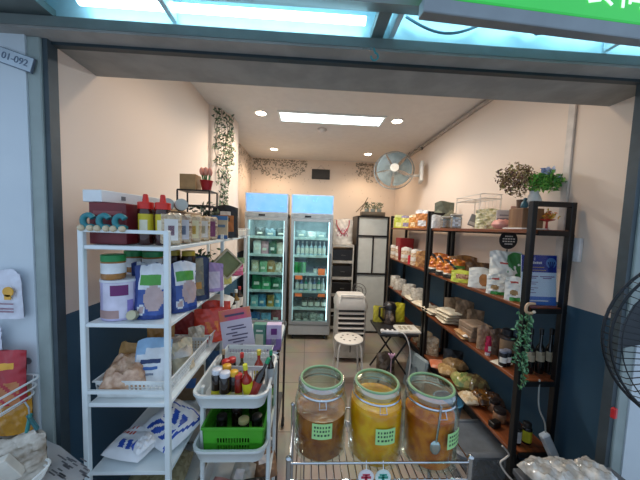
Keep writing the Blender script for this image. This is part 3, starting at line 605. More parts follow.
pouch('lilac clear-fronted pouch in the middle of the second shelf', -.50, 1.40, zb, .115, .15, .05, [mat('#a78fc0', .4), mat('#cfc6da', .3)], lambda u, v: 1 if .1 < v < .7 and .15 < u < .85 else 0, rz=R(25))
pouch('pale yellow pouch behind the lilac pouch on the second shelf', -.50, 1.58, zb, .10, .125, .04, [mat('#c9c26a', .4), mat('#e3dfc0', .4)], lambda u, v: 1 if .3 < v < .6 else 0, rz=R(20))
t = thing('square_tray', 'small square wooden tray hung as a diamond from the middle rack post', 'tray', (-.452, 1.49, 1.255), rot=(0, R(45), R(28)))
b = MB(); e = .062
b.box((-e, -.018, -e), (e, .018, -e+.008)).box((-e, -.018, e-.008), (e, .018, e)).box((-e, -.018, -e), (-e+.008, .018, e)).box((e-.008, -.018, -e), (e, .018, e)); b.build('rim', mat('#c4b79a', .5), t)
MB().box((-e+.008, .010, -e+.008), (e-.008, .016, e-.008)).build('back', mat('#8a8f5a', .5), t)
t = thing('bonsai_plant', 'small dark green plant behind the diamond tray on the second shelf', 'plant', (-.575, 1.46, zb))
MB().lathe([(.03, 0), (.04, .06)], 14).build('pot', mat('#3a342e', .5), t, True); m = MB()
for k in range(150): leaf(m, (r2.gauss(0, .035), r2.gauss(0, .025), .15+r2.gauss(0, .03)), .017, (r2.gauss(0, 1), r2.gauss(-.5, 1), r2.gauss(.5, .8)), r2, k % 2)
m.build('foliage', [mat('#2f4a2c', .6), mat('#4f6b3c', .6)], t); MB().tube([(0, 0, .05), (.01, 0, .1), (-.005, 0, .14)], .005, 5).build('stem', mat('#4a3a2a', .7), t)
pouch('bright pink pouch near the far end of the second shelf', -.50, 1.86, zb, .10, .085, .05, [mat('#c05a80', .5), mat('#d88aa4', .5)], lambda u, v: 1 if .35 < v < .65 else 0, rz=R(10))
pouch('small green pouch at the far end of the second shelf', -.52, 1.98, zb, .10, .11, .04, [mat('#7fa878', .5), mat('#d8dccc', .5)], lambda u, v: 1 if .25 < v < .6 else 0)
for i, (y, c, d_) in enumerate(((1.60, '#5a4a2a', 'brown'), (1.70, '#23201c', 'black'), (1.80, '#8a6a2a', 'amber'), (1.90, '#3a2a20', 'dark brown'))):
    bottle('%s condiment bottle standing at the far end of the third shelf, %s' % (d_, ['nearest', 'second', 'third', 'farthest'][i]), -.515, y+.12, LZ['c'], .026, .17, mat(c, .2, coat=.5), [mat('#c9b560', .4), BLACK, WHITE, mat('#b03030', .4)][i], PAPER, 'bottle', group='bottles at the far end of the left rack')

# third shelf: two baskets and their bags
zc = LZ['c']
def basket(label, x0, x1, y0, y1, z, h, m_, name='plastic_basket', holes=True, flare=.008, rows=3, group=None):
    T = thing(name, label, 'basket', ((x0+x1)/2, (y0+y1)/2, z), 0, group); w, d = (x1-x0)/2, (y1-y0)/2
    b = MB(); b.box((-w+.01, -d+.01, 0), (w-.01, d-.01, .004))
    zs = [0]+[h*(.22+.62*k/rows) for k in range(rows+1)]
    def wall(ax, s, L, D):
        def P(u, z, th): q = D*s; fl = flare*z/h; return ((u, q+s*fl-s*th, z) if ax == 'x' else (q+s*fl-s*th, u, z))
        def pl(u0, u1, z0, z1):
            v = [P(u0, z0, 0), P(u1, z0, 0), P(u1, z1, 0), P(u0, z1, 0), P(u0, z0, .003), P(u1, z0, .003), P(u1, z1, .003), P(u0, z1, .003)]
            b.add(v, [(0, 1, 2, 3), (7, 6, 5, 4), (0, 4, 5, 1), (1, 5, 6, 2), (2, 6, 7, 3), (3, 7, 4, 0)])
        pl(-L, L, 0, h*.22); pl(-L, L, h*.84, h)
        for k in range(rows): pl(-L, L, h*(.22+.62*(k+1)/rows)-.002, h*(.22+.62*(k+1)/rows))
        nn = max(4, int(2*L/.014))
        for k in range(nn+1):
            u = -L+2*L*k/nn; pl(u-.0025 if k else u, u+.0025 if k < nn else u, h*.22, h*.84)
    for s in (-1, 1): wall('x', s, w, d); wall('y', s, d, w)
    b.build('basket_wall', m_, T); r_ = flare
    MB().tube([(-w-r_, -d-r_, h), (w+r_, -d-r_, h), (w+r_, d+r_, h), (-w-r_, d+r_, h)], .004, 6, close=True).build('rim', m_, T, True)
    return T
basket('white perforated plastic basket of snack bags at the front of the third shelf', -.748, -.500, .95, 1.31, zc, .065, mat('#e2e6e4', .4))
basket('white perforated plastic basket of red bags farther back on the third shelf', -.740, -.500, 1.36, 1.78, zc, .065, mat('#e2e6e4', .4))
PK = speck('#b98d6c', '#dcb99a', 55, .2); KR = mat('#a87f4a', .6, h2='#bf9760', scale=20)
sack('clear bag of pinkish brown dried snacks in the front left of the front basket', -.685, 1.03, zc+.012, .15, .16, .10, [mat('#b08668', .2, h2='#d8b496', scale=35, coat=1)], rot=(R(22), R(6), R(12)), crink=.020)
pouch('kraft tan pouch at the left end of the front basket', -.725, 1.06, zc+.006, .10, .14, .04, [KR], rz=R(-12), lean=.2)
pouch('brown square snack bag standing at the back of the front basket', -.66, 1.20, zc+.006, .12, .175, .05, [mat('#9a6a30', .4, h2='#b8853f', scale=12)], rz=R(8))
sack('crumpled clear grey bag lying across the back of the front basket', -.585, 1.16, zc+.06, .15, .14, .06, [mat('#9c968c', .15, h2='#c9c3b8', scale=22, coat=1)], rot=(R(15), 0, R(25)), crink=.01)
pouch('white and light blue pouch with blue lettering leaning in the front basket', -.590, .995, zc+.006, .135, .175, .035, [mat('#dfe6ec', .35), mat('#8fb6d8', .35)], lambda u, v: 1 if v > .8 or (v > .7 and u < .3) or u < .06 else 0, rz=R(10), lean=.35, parts=[('lettering_panel', (.2, .52, .75, .60), mat('#223a6a', .5)), ('lettering_panel', (.25, .40, .68, .46), mat('#3a6ab0', .5)), ('lettering_panel', (.3, .30, .6, .34), mat('#7a8aa0', .5))])
pouch('cream paper pouch leaning on the right side of the front basket', -.523, 1.13, zc+.006, .10, .13, .04, [mat('#cfc3a6', .5)], rz=R(58), lean=.15)
RDM = [mat('#c8321e', .35, coat=.4, h2='#d8452a', scale=9), mat('#e07a2a', .4), mat('#8d1c18', .35)]
rd = lambda u, v: 1 if (.2 < v < .6 and .25 < u < .75 and math.sin(u*22+v*9) > 0) else 0
pouch('glossy red and orange snack bag in the far basket, front one', -.52, 1.43, zc+.006, .17, .175, .07, RDM, rd, rz=R(22), lean=.12)
pouch('glossy red snack bag in the far basket, back one by the middle post', -.535, 1.56, zc+.006, .17, .18, .07, RDM, rd, rz=R(15), lean=.1)
pouch('dark red snack bag at the left of the far basket', -.66, 1.42, zc+.006, .13, .16, .06, [RDM[2]], rz=R(5))
pouch('small clear bag of pale snacks between the two baskets', -.555, 1.335, zc+.0, .08, .12, .035, [speck('#b7a890', '#ddd2bf', 50, .2)], rz=R(20))
sack('large white paper bag lying behind the red snack bags', -.58, 1.72, zc+.075, .2, .16, .10, [mat('#d8d6d0', .6)], rot=(R(15), 0, 0))

# fourth shelf: flour bags
zd = LZ['d']
FL = [mat('#e3e6ea', .45, var=.03), mat('#274fae', .4), mat('#c0392f', .45)]
def flour(u, v):
    if .14 < v < .36 and .30 < u < .92 and ((u+v*.5)*5.5) % 1 > .28: return 1
    if .50 < v < .60 and .1 < u < .4 and math.sin(u*70) > -.2: return 2
    if .66 < v < .74 and .1 < u < .35 and math.sin(u*60) > 0: return 2
    return 0
sack('white flour bag with blue wheat stripes and red lettering, front one on the fourth shelf', -.655, 1.02, zd, .17, .17, .055, FL, flour, rz=R(-12))
def flour2(u, v): return 1 if (.22 < u < .78 and .12 < v < .72 and abs(v-.42) > .03 and (u*4.2+abs(v-.42)*3) % 1 > .35) or abs(u-.90+.05*math.sin(v*6)) < .022 or abs(v-.86+.05*math.sin(u*6)) < .016 else 0
sack('white flour bag with blue chevrons, right of the front flour bag', -.555, 1.10, zd+.015, .20, .19, .06, FL, flour2, rz=R(-28), rot=(R(12), R(8), R(-28)))
sack('small white packet with a blue corner lying against the blue chevron flour bag', -.60, .975, zd+.052, .07, .07, .02, [FL[0], FL[1]], lambda u, v: 1 if u+v < .45 else 0, rot=(R(18), 0, R(-40)))
pouch('brown paper bag with a small blue label at the back of the fourth shelf', -.60, 1.35, zd, .16, .17, .08, [mat('#8a6b4c', .6), mat('#8a6b4c', .6)], name='paper_bag', cat='bag', parts=[('label', (.5, .35, .8, .62), mat('#3a64a0', .5))])
pouch('blue tinted bag beyond the brown paper bag on the fourth shelf', -.51, 1.50, zd, .12, .17, .06, [mat('#3a5f8d', .4, h2='#5f83a8', scale=10)], rz=R(25))
pouch('clear plastic wrapped pack at the middle of the fourth shelf edge', -.52, 1.68, zd, .16, .16, .08, [speck('#6b6f70', '#a9adad', 45, .15)], rz=R(20))
sack('large grain sack lying on the lowest shelf of the left rack', -.63, 1.10, LZ['e'], .24, .30, .10, [speck('#8d8460', '#b8b08c', 60)], rz=R(5))
sack('pale rice sack lying farther back on the lowest shelf', -.63, 1.45, LZ['e'], .24, .28, .11, [mat('#9a978d', .5)], rz=R(-4))

# ================================================================= TROLLEY WITH BOTTLES
TW = mat('#dfe6e6', .35, var=.02)
tx0, tx1, ty0, ty1 = -.446, -.140, 1.0, 1.36
t = thing('kitchen_trolley', 'white three-tier plastic trolley holding sauce bottles, beside the left rack', 'trolley', ((tx0+tx1)/2, (ty0+ty1)/2, 0))
w, d = (tx1-tx0)/2, (ty1-ty0)/2
def rr(w, d, r, z, n=5):
    o = []
    for cx, cy, a in ((w-r, d-r, 0), (-w+r, d-r, PI/2), (-w+r, -d+r, PI), (w-r, -d+r, 1.5*PI)):
        for k in range(n+1): o.append((cx+r*math.cos(a+PI/2*k/n), cy+r*math.sin(a+PI/2*k/n), z))
    return o
def tray(zr, h, m_, T):
    b = MB(); L = [rr(w-.018, d-.018, .04, zr-h), rr(w-.004, d-.004, .045, zr-.012), rr(w, d, .05, zr-.010), rr(w, d, .05, zr), rr(w-.01, d-.01, .045, zr), rr(w-.022, d-.022, .04, zr-h+.004)]
    n = len(L[0]); vs = [p for l in L for p in l]; fs = [tuple(range(n-1, -1, -1)), tuple(5*n+i for i in range(n))]
    for k in range(5): fs += [(k*n+i, k*n+(i+1) % n, (k+1)*n+(i+1) % n, (k+1)*n+i) for i in range(n)]
    return b.add(vs, fs).build('tray', m_, T, True)
for z in (.805, .575, .34): tray(z, .062, TW, t)
for sx in (-1, 1):
    for sy in (-1, 1):
        MB().box((sx*(w-.014)-.008+.012, sy*(d-.075)-.012, .05), (sx*(w-.014)+.008+.012, sy*(d-.075)+.012, .80), 0, .003).build('leg', TW, t)
        MB().tf((sx*(w-.014)+.012, sy*(d-.075), .026), (0, PI/2, 0)).lathe([(.0001, -.01), (.025, -.01), (.025, .01), (.0001, .01)], 12).build('castor', BLACK, t, True)
TXc, TYc = (tx0+tx1)/2, (ty0+ty1)/2
basket('white perforated basket standing in the trolley top tray around the bottles', tx0+.055, tx1-.03, 1.14, 1.335, .7475, .105, TW, rows=3, flare=.006)
DK = mat('#1d1210', .12, coat=.8); 
def bt(i, px, py, r, h, body, cap, lab, label, kind='bottle', rot=None, z=.90):
    P = at(px, py, Z=.7475+h); bottle(label, P.x, P.y, .748, r, h, body, mat(cap, .35), lab, kind, 'sauce_bottle', 'bottle', 'bottles in the trolley top tray', rot=rot, lab=(.06, .36) if kind == 'jar' else (.12, .55), aim=-PI/2+.2)
YL = mat('#d8cf32', .4); 
bt(0, 217, 369, .022, .130, DK, '#d5d9e2', YL, 'dark jar-shaped bottle with white cap, left of the front pair in the trolley', 'jar')
bt(1, 225, 372, .022, .130, DK, '#d5d9e2', YL, 'dark jar-shaped bottle with white cap, right of the front pair in the trolley', 'jar')
bt(2, 227, 365, .019, .130, DK, '#e0a82a', YL, 'dark bottle with amber yellow cap just behind the white capped pair', 'jar')
bt(3, 234, 371, .019, .125, DK, '#e0b02a', mat('#c9c29a', .5), 'dark bottle with yellow cap in front of the red capped bottle', 'jar')
bt(4, 226, 360, .019, .125, DK, '#c22b28', mat('#8a3028', .5), 'dark bottle with red cap, back left in the trolley', 'jar')
bt(5, 232, 358, .019, .125, DK, '#c22b28', mat('#8a3028', .5), 'dark bottle with red cap, second of the back red caps', 'jar')
bt(6, 238.5, 374, .017, .115, mat('#8a1d18', .15, coat=.6), '#c22b28', mat('#b9b23a', .5), 'small bottle with red cap and olive label in the middle front of the trolley', 'jar')
bt(7, 242, 353, .019, .155, mat('#3a3a1c', .15, coat=.6), '#c22b28', mat('#b9a53a', .5), 'tall slim bottle with bright red cap near the back of the trolley')
bt(8, 223.5, 350, .018, .15, mat('#4a3a22', .2, coat=.4), '#a08d6a', None, 'brown bottle with khaki cap at the back left of the trolley')
bt(9, 259, 350, .021, .165, mat('#a3301c', .15, coat=.6), '#d8c23a', YL, 'red sauce bottle with yellow label and cap at the back right of the trolley')
bt(10, 250, 359, .021, .175, mat('#a8281c', .15, coat=.6), '#d9d640', mat('#e2dc2c', .4), 'leaning red sauce bottle with large bright yellow label in the middle of the trolley', rot=(R(12), R(-4), 0))
P = [(269, 347, 'slim dark bottle with green cap at the back right corner of the trolley'), (270, 363, 'leaning dark bottle with green cap and red label at the front right of the trolley')]
bt(11, 271, 350, .016, .175, DK, '#1f8f62', mat('#b9bfc0', .5), P[0][2])
bottle(P[1][2], -.222, 1.05, .755, .020, .185, DK, mat('#1f8f62', .35), mat('#9c2f28', .4), 'bottle', 'sauce_bottle', 'bottle', 'bottles in the trolley top tray', rot=(R(-10), R(24), 0), lab=(.1, .45), aim=-PI/2)

# green crate on the middle tier
gm = mat('#4aa82a', .4, var=.05)
t = thing('green_crate', 'bright green plastic crate with slotted sides on the middle trolley tier', 'crate', (-.282, 1.17, .518))
b = MB(); w2, d2, h2 = .122, .135, .128; b.box((-w2+.01, -d2+.01, 0), (w2-.01, d2-.01, .004))
def cw(P):
    def pl(u0, u1, z0, z1):
        v = [P(u0, z0, 0), P(u1, z0, 0), P(u1, z1, 0), P(u0, z1, 0), P(u0, z0, .004), P(u1, z0, .004), P(u1, z1, .004), P(u0, z1, .004)]
        b.add(v, [(0, 1, 2, 3), (7, 6, 5, 4), (0, 4, 5, 1), (1, 5, 6, 2), (2, 6, 7, 3), (3, 7, 4, 0)])
    pl(-1, 1, 0, .03); pl(-1, 1, .052, .062); pl(-1, 1, .084, h2); pl(-1, -.55, .03, .084); pl(.55, 1, .03, .084)
    for k in range(13):
        u = -.55+1.1*k/12; pl(u-.018, u+.018, .03, .084)
for s in (-1, 1):
    cw(lambda u, z, th, s=s: (u*(w2-.004+.05*z), s*(d2-.004+.05*z-th), z)); cw(lambda u, z, th, s=s: (s*(w2-.004+.05*z-th), u*(d2-.004+.05*z), z))
b.build('crate_wall', gm, t); e = .006
MB().box((-w2-e, -d2-e-.004, h2-.004), (w2+e, -d2-e+.006, h2+.006), 0, .002).box((-w2-e, d2+e-.006, h2-.004), (w2+e, d2+e+.004, h2+.006), 0, .002).box((-w2-e-.002, -d2-e, h2-.004), (-w2-e+.008, d2+e, h2+.006), 0, .002).box((w2+e-.008, -d2-e, h2-.004), (w2+e+.002, d2+e, h2+.006), 0, .002).build('rim', gm, t)
for i, (x, y, c, cp, d_) in enumerate(((-.335, 1.12, '#15110f', '#1d1a18', 'black capped bottle at the left inside the green crate'), (-.285, 1.18, '#2b1d16', '#2f2522', 'dark brown bottle in the middle of the green crate'), (-.235, 1.10, '#2a2018', '#d8cf90', 'dark jar with pale yellow lid inside the green crate'), (-.18, 1.12, '#15110f', '#201c1c', 'black jar at the right inside the green crate'), (-.31, 1.26, '#3a2a16', '#7a5a2a', 'brown bottle with tan cap at the back of the green crate'), (-.22, 1.25, '#201a16', '#8a6b3a', 'dark bottle with brown cap at the back right of the green crate'))):
    bottle(d_, x-.02, y, .5235, .024, .115, mat(c, .15, coat=.5), mat(cp, .4), PAPER if i == 3 else None, 'jar', 'sauce_jar', 'jar', 'jars inside the green crate')
for i, (x, y, c, d_) in enumerate(((-.35, 1.08, '#c98d8a', 'pink and white food pack on the bottom trolley tier, left'), (-.27, 1.16, '#b9b6ac', 'pale food pack on the bottom trolley tier, middle'), (-.20, 1.08, '#1c1a1a', 'black pouch on the bottom trolley tier, front right'), (-.18, 1.24, '#8a6a50', 'brown pouch on the bottom trolley tier, back right'))):
    sack(d_, x, y, .284, .11, .13, .05, [mat(c, .4), mat('#e4dcd8', .5)], lambda u, v: 1 if .4 < v < .7 and .2 < u < .6 else 0, rot=(R(25), 0, R(10*i-15)))

# white table trolley behind with sign and boxes
t = thing('side_table', 'white-topped narrow side table with dark wheeled legs behind the bottle trolley', 'table', (-.29, 1.64, 0))
MB().box((-.15, -.24, .745), (.15, .24, .765), 0, .006).build('tabletop', mat('#d3d8d8', .3), t)
MB().tube(rr(.152, .242, .02, .785), .004, 5, close=True).build('rail', CHROME, t, True)
for sx in (-1, 1):
    for sy in (-1, 1):
        MB().tube([(sx*.145, sy*.22, .05), (sx*.145, sy*.22, .79)], .008, 8).build('leg', mat('#4a4644', .35, .6), t, True)
        MB().tf((sx*.145, sy*.22, .03), (0, PI/2, 0)).lathe([(.0001, -.01), (.03, -.01), (.03, .01), (.0001, .01)], 14).build('castor', BLACK, t, True)
MB().box((-.14, -.22, .25), (.14, .22, .262)).build('lower_shelf', mat('#4a4644', .4), t)
zt = .766
t = thing('notice_card', 'white and pink printed notice leaning in a clear stand on the side table', 'sign', (-.352, 1.42, .767), 0, rot=(R(-8), R(-10), R(6)))
MB().box((-.085, 0, 0), (.085, .004, .25)).build('card', mat('#d6cfe0', .5, var=.02), t)
MB().box((-.085, -.0012, .19), (.085, 0, .25)).build('heading_band', mat('#d8568c', .5, h2='#e08a4a', scale=8), t)
m = MB()
for k, (x0, x1, z) in enumerate(((-.05, .04, .155), (-.03, .05, .14), (-.06, .0, .12), (-.03, .055, .105), (-.055, .05, .085), (-.03, .03, .07), (-.06, .02, .05), (-.02, .055, .035), (-.06, -.04, .02), (.0, .02, .02), (.03, .055, .02))): m.box((x0, -.0014, z-.004), (x1, -.0002, z+.003))
m.box((-.055, -.0026, .212), (.05, -.0012, .224)); m.build('print', mat('#5b5170', .6), t)
box('green and white tea carton on the side table, left of the purple one', -.262, 1.515, zt, .075, .045, .14, [mat('#4f8a7a', .5)], panels=[('front', (.2, .12, .8, .6), mat('#c9d3bd', .5), 'label'), ('front', (.25, .7, .75, .78), mat('#d8e2da', .5), 'label')], rz=R(-4))
box('purple and white carton on the side table beside the green one', -.178, 1.49, zt, .085, .05, .15, [mat('#c9b8d8', .5)], panels=[('front', (0, 0, 1, .45), mat('#8d6fae', .5), 'label'), ('front', (.3, .62, .7, .86), mat('#6d2a7c', .5), 'label'), ('front', (.35, .2, .65, .5), mat('#d8cfe2', .5), 'label')], rz=R(3))

# ================================================================= RIGHT RACKS
RXa, RXb = 1.105, 1.33
RZ = (1.505, 1.110, .725, .335)
WD = woodmat('#5e3018', '#8d4c26', 1, 40); BK = mat('#17181a', .4, .2, var=.1)
off = (-(RXa+RXb)/2, 0, 0)
def rackR(y0, y1, ztop, label, xa=RXa):
    t = thing('shelf_rack', label, 'rack', ((RXa+RXb)/2, y0, 0)); o = (off[0], -y0, 0)
    for y in (y0, y1-.03):
        for x in (RXa-.003, RXb-.026):
            MB().tf(o).box((x, y, 0), (x+.026, y+.03, ztop), 0, .002).build('post', BK, t)
        MB().tf(o).box((RXa, y+.002, ztop-.025), (RXb, y+.028, ztop), 0, .002).build('top_rail', BK, t)
    for z in RZ:
        MB().tf(o).box((RXa+.004, y0+.03, z-.02), (RXb, y1-.03, z), 0, .002).box((RXa+.034, y0+.004, z-.02), (RXb-.032, y0+.03, z)).build('shelf', WD, t)
        MB().tf(o).box((RXa+.034, y0-.002, z-.03), (RXb-.03, y0+.004, z-.004)).box((RXb-.008, y0, z-.03), (RXb, y1, z-.02)).build('crossbar', BK, t)
rackR(1.25, 2.34, 1.645, 'black metal rack with brown wood shelves, the nearer of two on the right wall')
rackR(2.37, 3.48, 1.66, 'black metal rack with brown wood shelves, the farther of two on the right wall')
E1, E2, E3, E4 = RZ
def ry(px, x, z): return min(3.40, ycol(px, x, z))
# --- top shelf
t = thing('wooden_planter', 'brown wood box on a white dish near the end of the top right shelf', 'box', (1.20, ry(525, 1.20, 1.55), E1))
MB().box((-.075, -.07, 0), (.085, .07, .008), 0, .003).build('dish', WHITE, t)
MB().box((-.058, -.05, .0085), (.062, .05, .115), 0, .003).build('box_body', woodmat('#6b4a31', '#9a7450', 2, 26, .5), t)
yb = ry(525, 1.20, 1.55)
t = thing('ceramic_vase', 'white ceramic vase holding a green bush with pale blue flowers on the wood box', 'plant', (1.235, yb-.005, E1+.1165))
MB().lathe([(.018, 0), (.032, .02), (.036, .045), (.027, .07), (.020, .085), (.024, .095)], 18).build('vase', mat('#dfe3e2', .3), t, True)
def bush(T, n_, c, rad, mats, s, stems=14, name='foliage', seed=1):
    r4 = random.Random(seed); m = MB(); st = MB()
    for k in range(stems):
        d = Vector((r4.uniform(-1, 1)*rad[0], r4.uniform(-1, 1)*rad[1], r4.uniform(0, .8)*rad[2])); st.tube([(0, 0, .06), tuple(Vector((0, 0, .06))+(Vector(c)-Vector((0, 0, .06)))*.6), tuple(Vector(c)+d*.8)], .0016, 3)
    for k in range(n_):
        while 1:
            q = Vector((r4.uniform(-1, 1), r4.uniform(-1, 1), r4.uniform(-1, 1)))
            if q.length < 1 and r4.random() < .35+.65*q.length: break
        p = Vector(c)+Vector((q.x*rad[0], q.y*rad[1], q.z*rad[2]))*(1+.22*math.sin(7*q.x+5*q.z+seed))
        leaf(m, p, s*(.7+.6*r4.random()), (r4.gauss(0, 1), r4.gauss(-.6, 1), r4.gauss(.5, 1)), r4, int(r4.random()*len(mats)))
    m.build(name, mats, T); st.build('stem', mat('#5c4a36', .7), T)
bush(t, 620, (.035, -.02, .145), (.085, .06, .05), [mat('#5fae3e', .5), mat('#8fc95a', .5), mat('#4a8a3a', .5)], .013, seed=3)
m = MB(); r4 = random.Random(9)
for k in range(110):
    c = ((.0, -.055, .195), (.115, -.02, .165), (.045, -.03, .20))[k % 3]; leaf(m, (c[0]+r4.gauss(0, .015), c[1]+r4.gauss(0, .012), c[2]+r4.gauss(0, .008)), .012, (r4.gauss(0, 1), -1, r4.gauss(0, 1)), r4)
m.build('flowers', mat('#a5b8e0', .5), t)
t = thing('dried_bush', 'dusty brown dried flower bush standing on the wood box behind the white vase', 'plant', (1.19, yb+.028, E1+.1165))
MB().lathe([(.018, 0), (.022, .05)], 14).build('pot', mat('#6a4c38', .5), t, True)
bush(t, 950, (-.02, .02, .165), (.10, .08, .085), [mat('#7d6a48', .7), mat('#a08a66', .7), mat('#6a4a44', .7), mat('#8f8a55', .7)], .0105, 22, seed=5)
t = thing('teal_figurine', 'tiny dark teal bird figurine on the wood box', 'figurine', (1.165, yb-.028, E1+.1165))
MB().lathe([(.014, 0), (.018, .012), (.013, .03), (.006, .04)], 12).ball((0, -.002, .045), .009, sc=(1, 1.3, 1)).build('body', mat('#2b5c68', .4), t, True)
MB().lathe([(.009, 0), (.0001, .012)], 8, c=(0, 0)).tf().build('tail', mat('#2b5c68', .4), t, loc=(0, .014, .02))
t = thing('flower_stand', 'orange flowers on a small red stand beside the near rack end', 'flowers', (1.268, 1.345, E1))
MB().lathe([(.02, 0), (.006, .006), (.005, .045), (.032, .052), (.034, .057), (.0001, .057)], 16).build('stand', mat('#c22c2a', .4), t, True)
m = MB(); r4 = random.Random(4)
for k in range(120): leaf(m, (r4.gauss(0, .014), r4.gauss(0, .014), .072+r4.gauss(0, .012)), .011, (r4.gauss(0, 1), r4.gauss(-1, 1), r4.gauss(.5, 1)), r4, k % 3)
m.build('petals', [mat('#d8a13a', .5), mat('#d9783a', .5), mat('#c9b04a', .5)], t)
y = ry(507, 1.2, 1.55)
box('white postcard with a grey mountain picture standing on the top right shelf', 1.215, y+.05, E1, .085, .006, .12, [mat('#d8d6d4', .5)], name='postcard', cat='card', panels=[('front', (.05, .35, .95, .58), mat('#7a8088', .5), 'picture'), ('front', (.2, .7, .8, .76), mat('#8a8a90', .5), 'print')], rz=R(-12))
box('plain pale pink card standing behind the mountain postcard', 1.27, y+.03, E1, .06, .006, .145, [mat('#e3b8a8', .5)], name='greeting_card', cat='card')
sack('pink knotted cloth pouch on the top right shelf in front of the cards', 1.165, y-.005, E1, .09, .08, .055, [mat('#dd9a92', .6, h2='#e8b4a8', scale=20)], crink=.010)
y = ry(489, 1.2, 1.55)
pouch('clear bag of pale popcorn-like dried flowers on the top right shelf', 1.19, y, E1, .15, .135, .08, [speck('#c9c48a', '#f0ecd0', 70, .4), PLASTIC], None, cr_=.012, rz=R(-25), name='flower_bag', cat='bag')
# white wire rack
t = thing('wire_display_stand', 'empty white wire display stand with upper tray on the top right shelf', 'stand', (1.22, ry(476, 1.22, 1.6), E1)); WW = mat('#d9d4cc', .35)
m = MB()
for sx in (-.07, .075):
    for sy in (-.14, .14): m.tube([(sx, sy, 0), (sx, sy, .235)], .003, 5)
for z, r_ in ((.205, .003), (.235, .0025)): m.tube([(-.07, -.15, z), (.075, -.15, z), (.075, .15, z), (-.07, .15, z)], r_, 5, close=True)
for k in range(8): m.tube([(-.07, -.13+.037*k, .205), (.075, -.13+.037*k, .205)], .0015, 4).tube([(.075, -.13+.037*k, .0), (.075, -.13+.037*k, .235)], .0012, 4)
m.build('wire_frame', WW, t)
y = ry(460, 1.18, 1.55)
for i, (dx, dy, h_) in enumerate(((-.02, 0, .11), (.03, .09, .115), (.0, .18, .10))):
    T = thing('clear_canister', ['clear square canister with a glowing white label on the top right shelf, nearest', 'clear square canister behind the nearest one on the top right shelf', 'farthest clear square canister on the top right shelf'][i], 'canister', (1.165+dx, y+dy, E1), R(-20), 'clear canisters on the top right shelf')
    MB().box((-.038, -.038, 0), (.038, .038, h_-.012), 0, .008).build('body', PLASTIC, T); MB().box((-.033, -.033, .003), (.033, .033, h_*.65), 0, .006).build('contents', speck('#8d7560', '#b8a288', 80), T)
    MB().box((-.04, -.04, h_-.012), (.04, .04, h_), 0, .004).build('lid', mat('#d9d6cf', .3), T)
    if i == 0: MB().box((-.028, -.0395, .02), (-.012, -.038, .065)).box((.012, -.0395, .02), (.028, -.038, .065)).box((-.028, -.0395, .035), (.028, -.038, .05)).build('label', mat('#dfe8f8', .4), T)
box('small tilted grey photo card beside the clear canisters', 1.20, ry(472, 1.2, 1.6), E1+.02, .06, .006, .09, [mat('#8a9094', .5)], name='photo_card', cat='card', rot=(R(-12), R(20), R(-20)), panels=[('front', (.1, .1, .9, .35), mat('#c9ced2', .5), 'picture')])
y = ry(443, 1.2, 1.55)
pouch('grey green landscape-printed pouch on the top right shelf near the rack joint', 1.22, y+.03, E1, .17, .245, .05, [mat('#6b7062', .45), mat('#8e9480', .45, h2='#a4a890', scale=16), mat('#54583f', .45)], lambda u, v: 1 if .35 < v < .6+.08*math.sin(u*9) else (2 if .2 < v < .35 else 0), rz=R(-18))
for i, (px, h_, c1, c2, d_) in enumerate(((436, .12, '#cfd3d6', '#e6e8ea', 'small silver white twisted bag before the landscape pouch'),)):
    pouch(d_, 1.13, ry(px, 1.13, 1.55), E1, .08, h_, .04, [mat(c1, .3, h2=c2, scale=25)], rz=R(-10))
for i, (px, h_, w_, c1, c2, d_) in enumerate(((422, .19, .14, '#b9793f', '#d9dce0', 'orange and silver foil snack pouch on the far top shelf, nearest the rack joint'), (414, .15, .12, '#c98a3a', '#e0c9a0', 'golden brown pouch next to the foil pouch on the far top shelf'), (406, .15, .12, '#cfc76a', '#8f86a0', 'pale yellow pouch with a violet mark on the far top shelf'), (399, .17, .13, '#c9d24a', '#e4e8a0', 'bright yellow green pouch on the far top shelf'), (393, .14, .12, '#9fc46a', '#dfeac0', 'light green pouch at the far end of the far top shelf'))):
    pouch(d_, 1.18, ry(px, 1.18, 1.55), E1, w_, h_, .06, [mat(c1, .4), mat(c2, .3)], lambda u, v: 1 if (.12 < v < .42 and .2 < u < .8) or v > .8 else 0, rz=R(-28), cr_=.007, group='bright pouches on the far top shelf')
# --- second shelf
t = thing('information_sign', 'blue and white information notice in an acrylic stand on the second right shelf', 'sign', (1.222, 1.295, E2+.001), 0, rot=(R(-5), 0, R(-3)))
MB().box((-.098, 0, 0), (.086, .003, .262)).build('card', mat('#e6effc', .4, var=.01), t)
MB().box((-.098, -.001, .172), (.086, 0, .262)).build('heading_band', mat('#1f389c', .4, var=.03), t)
MB().box((-.098, -.001, 0), (.086, 0, .045)).build('footer_band', mat('#4f7fd0', .4, var=.03), t)
m = MB(); cx, cz = .062, .222
m.lathe([(.0001, 0), (.024, 0)], 24); 
hd = MB().tf((.056, -.0016, .222), (PI/2, 0, 0)).lathe([(.0001, 0), (.027, 0)], 24); hd.build('disc', mat('#7fb2e8', .4), t)
hn = MB().tf((0, -.0022, 0))
hn.box((.046, -.0004, .178), (.066, 0, .205))
for k, a in enumerate((-28, -10, 6, 22)): hn.tube([(.05+.005*k, 0, .2), (.05+.005*k+.022*math.sin(R(a)), 0, .2+.03*math.cos(R(a)))], .0025, 4)
hn.build('hand_print', mat('#1b2f7d', .4), t)
m = MB()
for x0, x1, z, hh_ in ((-.09, -.01, .150, .005), (.0, .075, .150, .005), (-.09, -.02, .141, .004), (.015, .06, .141, .005), (-.06, -.01, .12, .003), (-.09, -.02, .11, .003), (-.06, -.01, .09, .003), (-.09, -.03, .08, .003), (-.06, -.02, .065, .003)): m.box((x0, -.0014, z-hh_/2), (x1, -.0002, z+hh_/2))
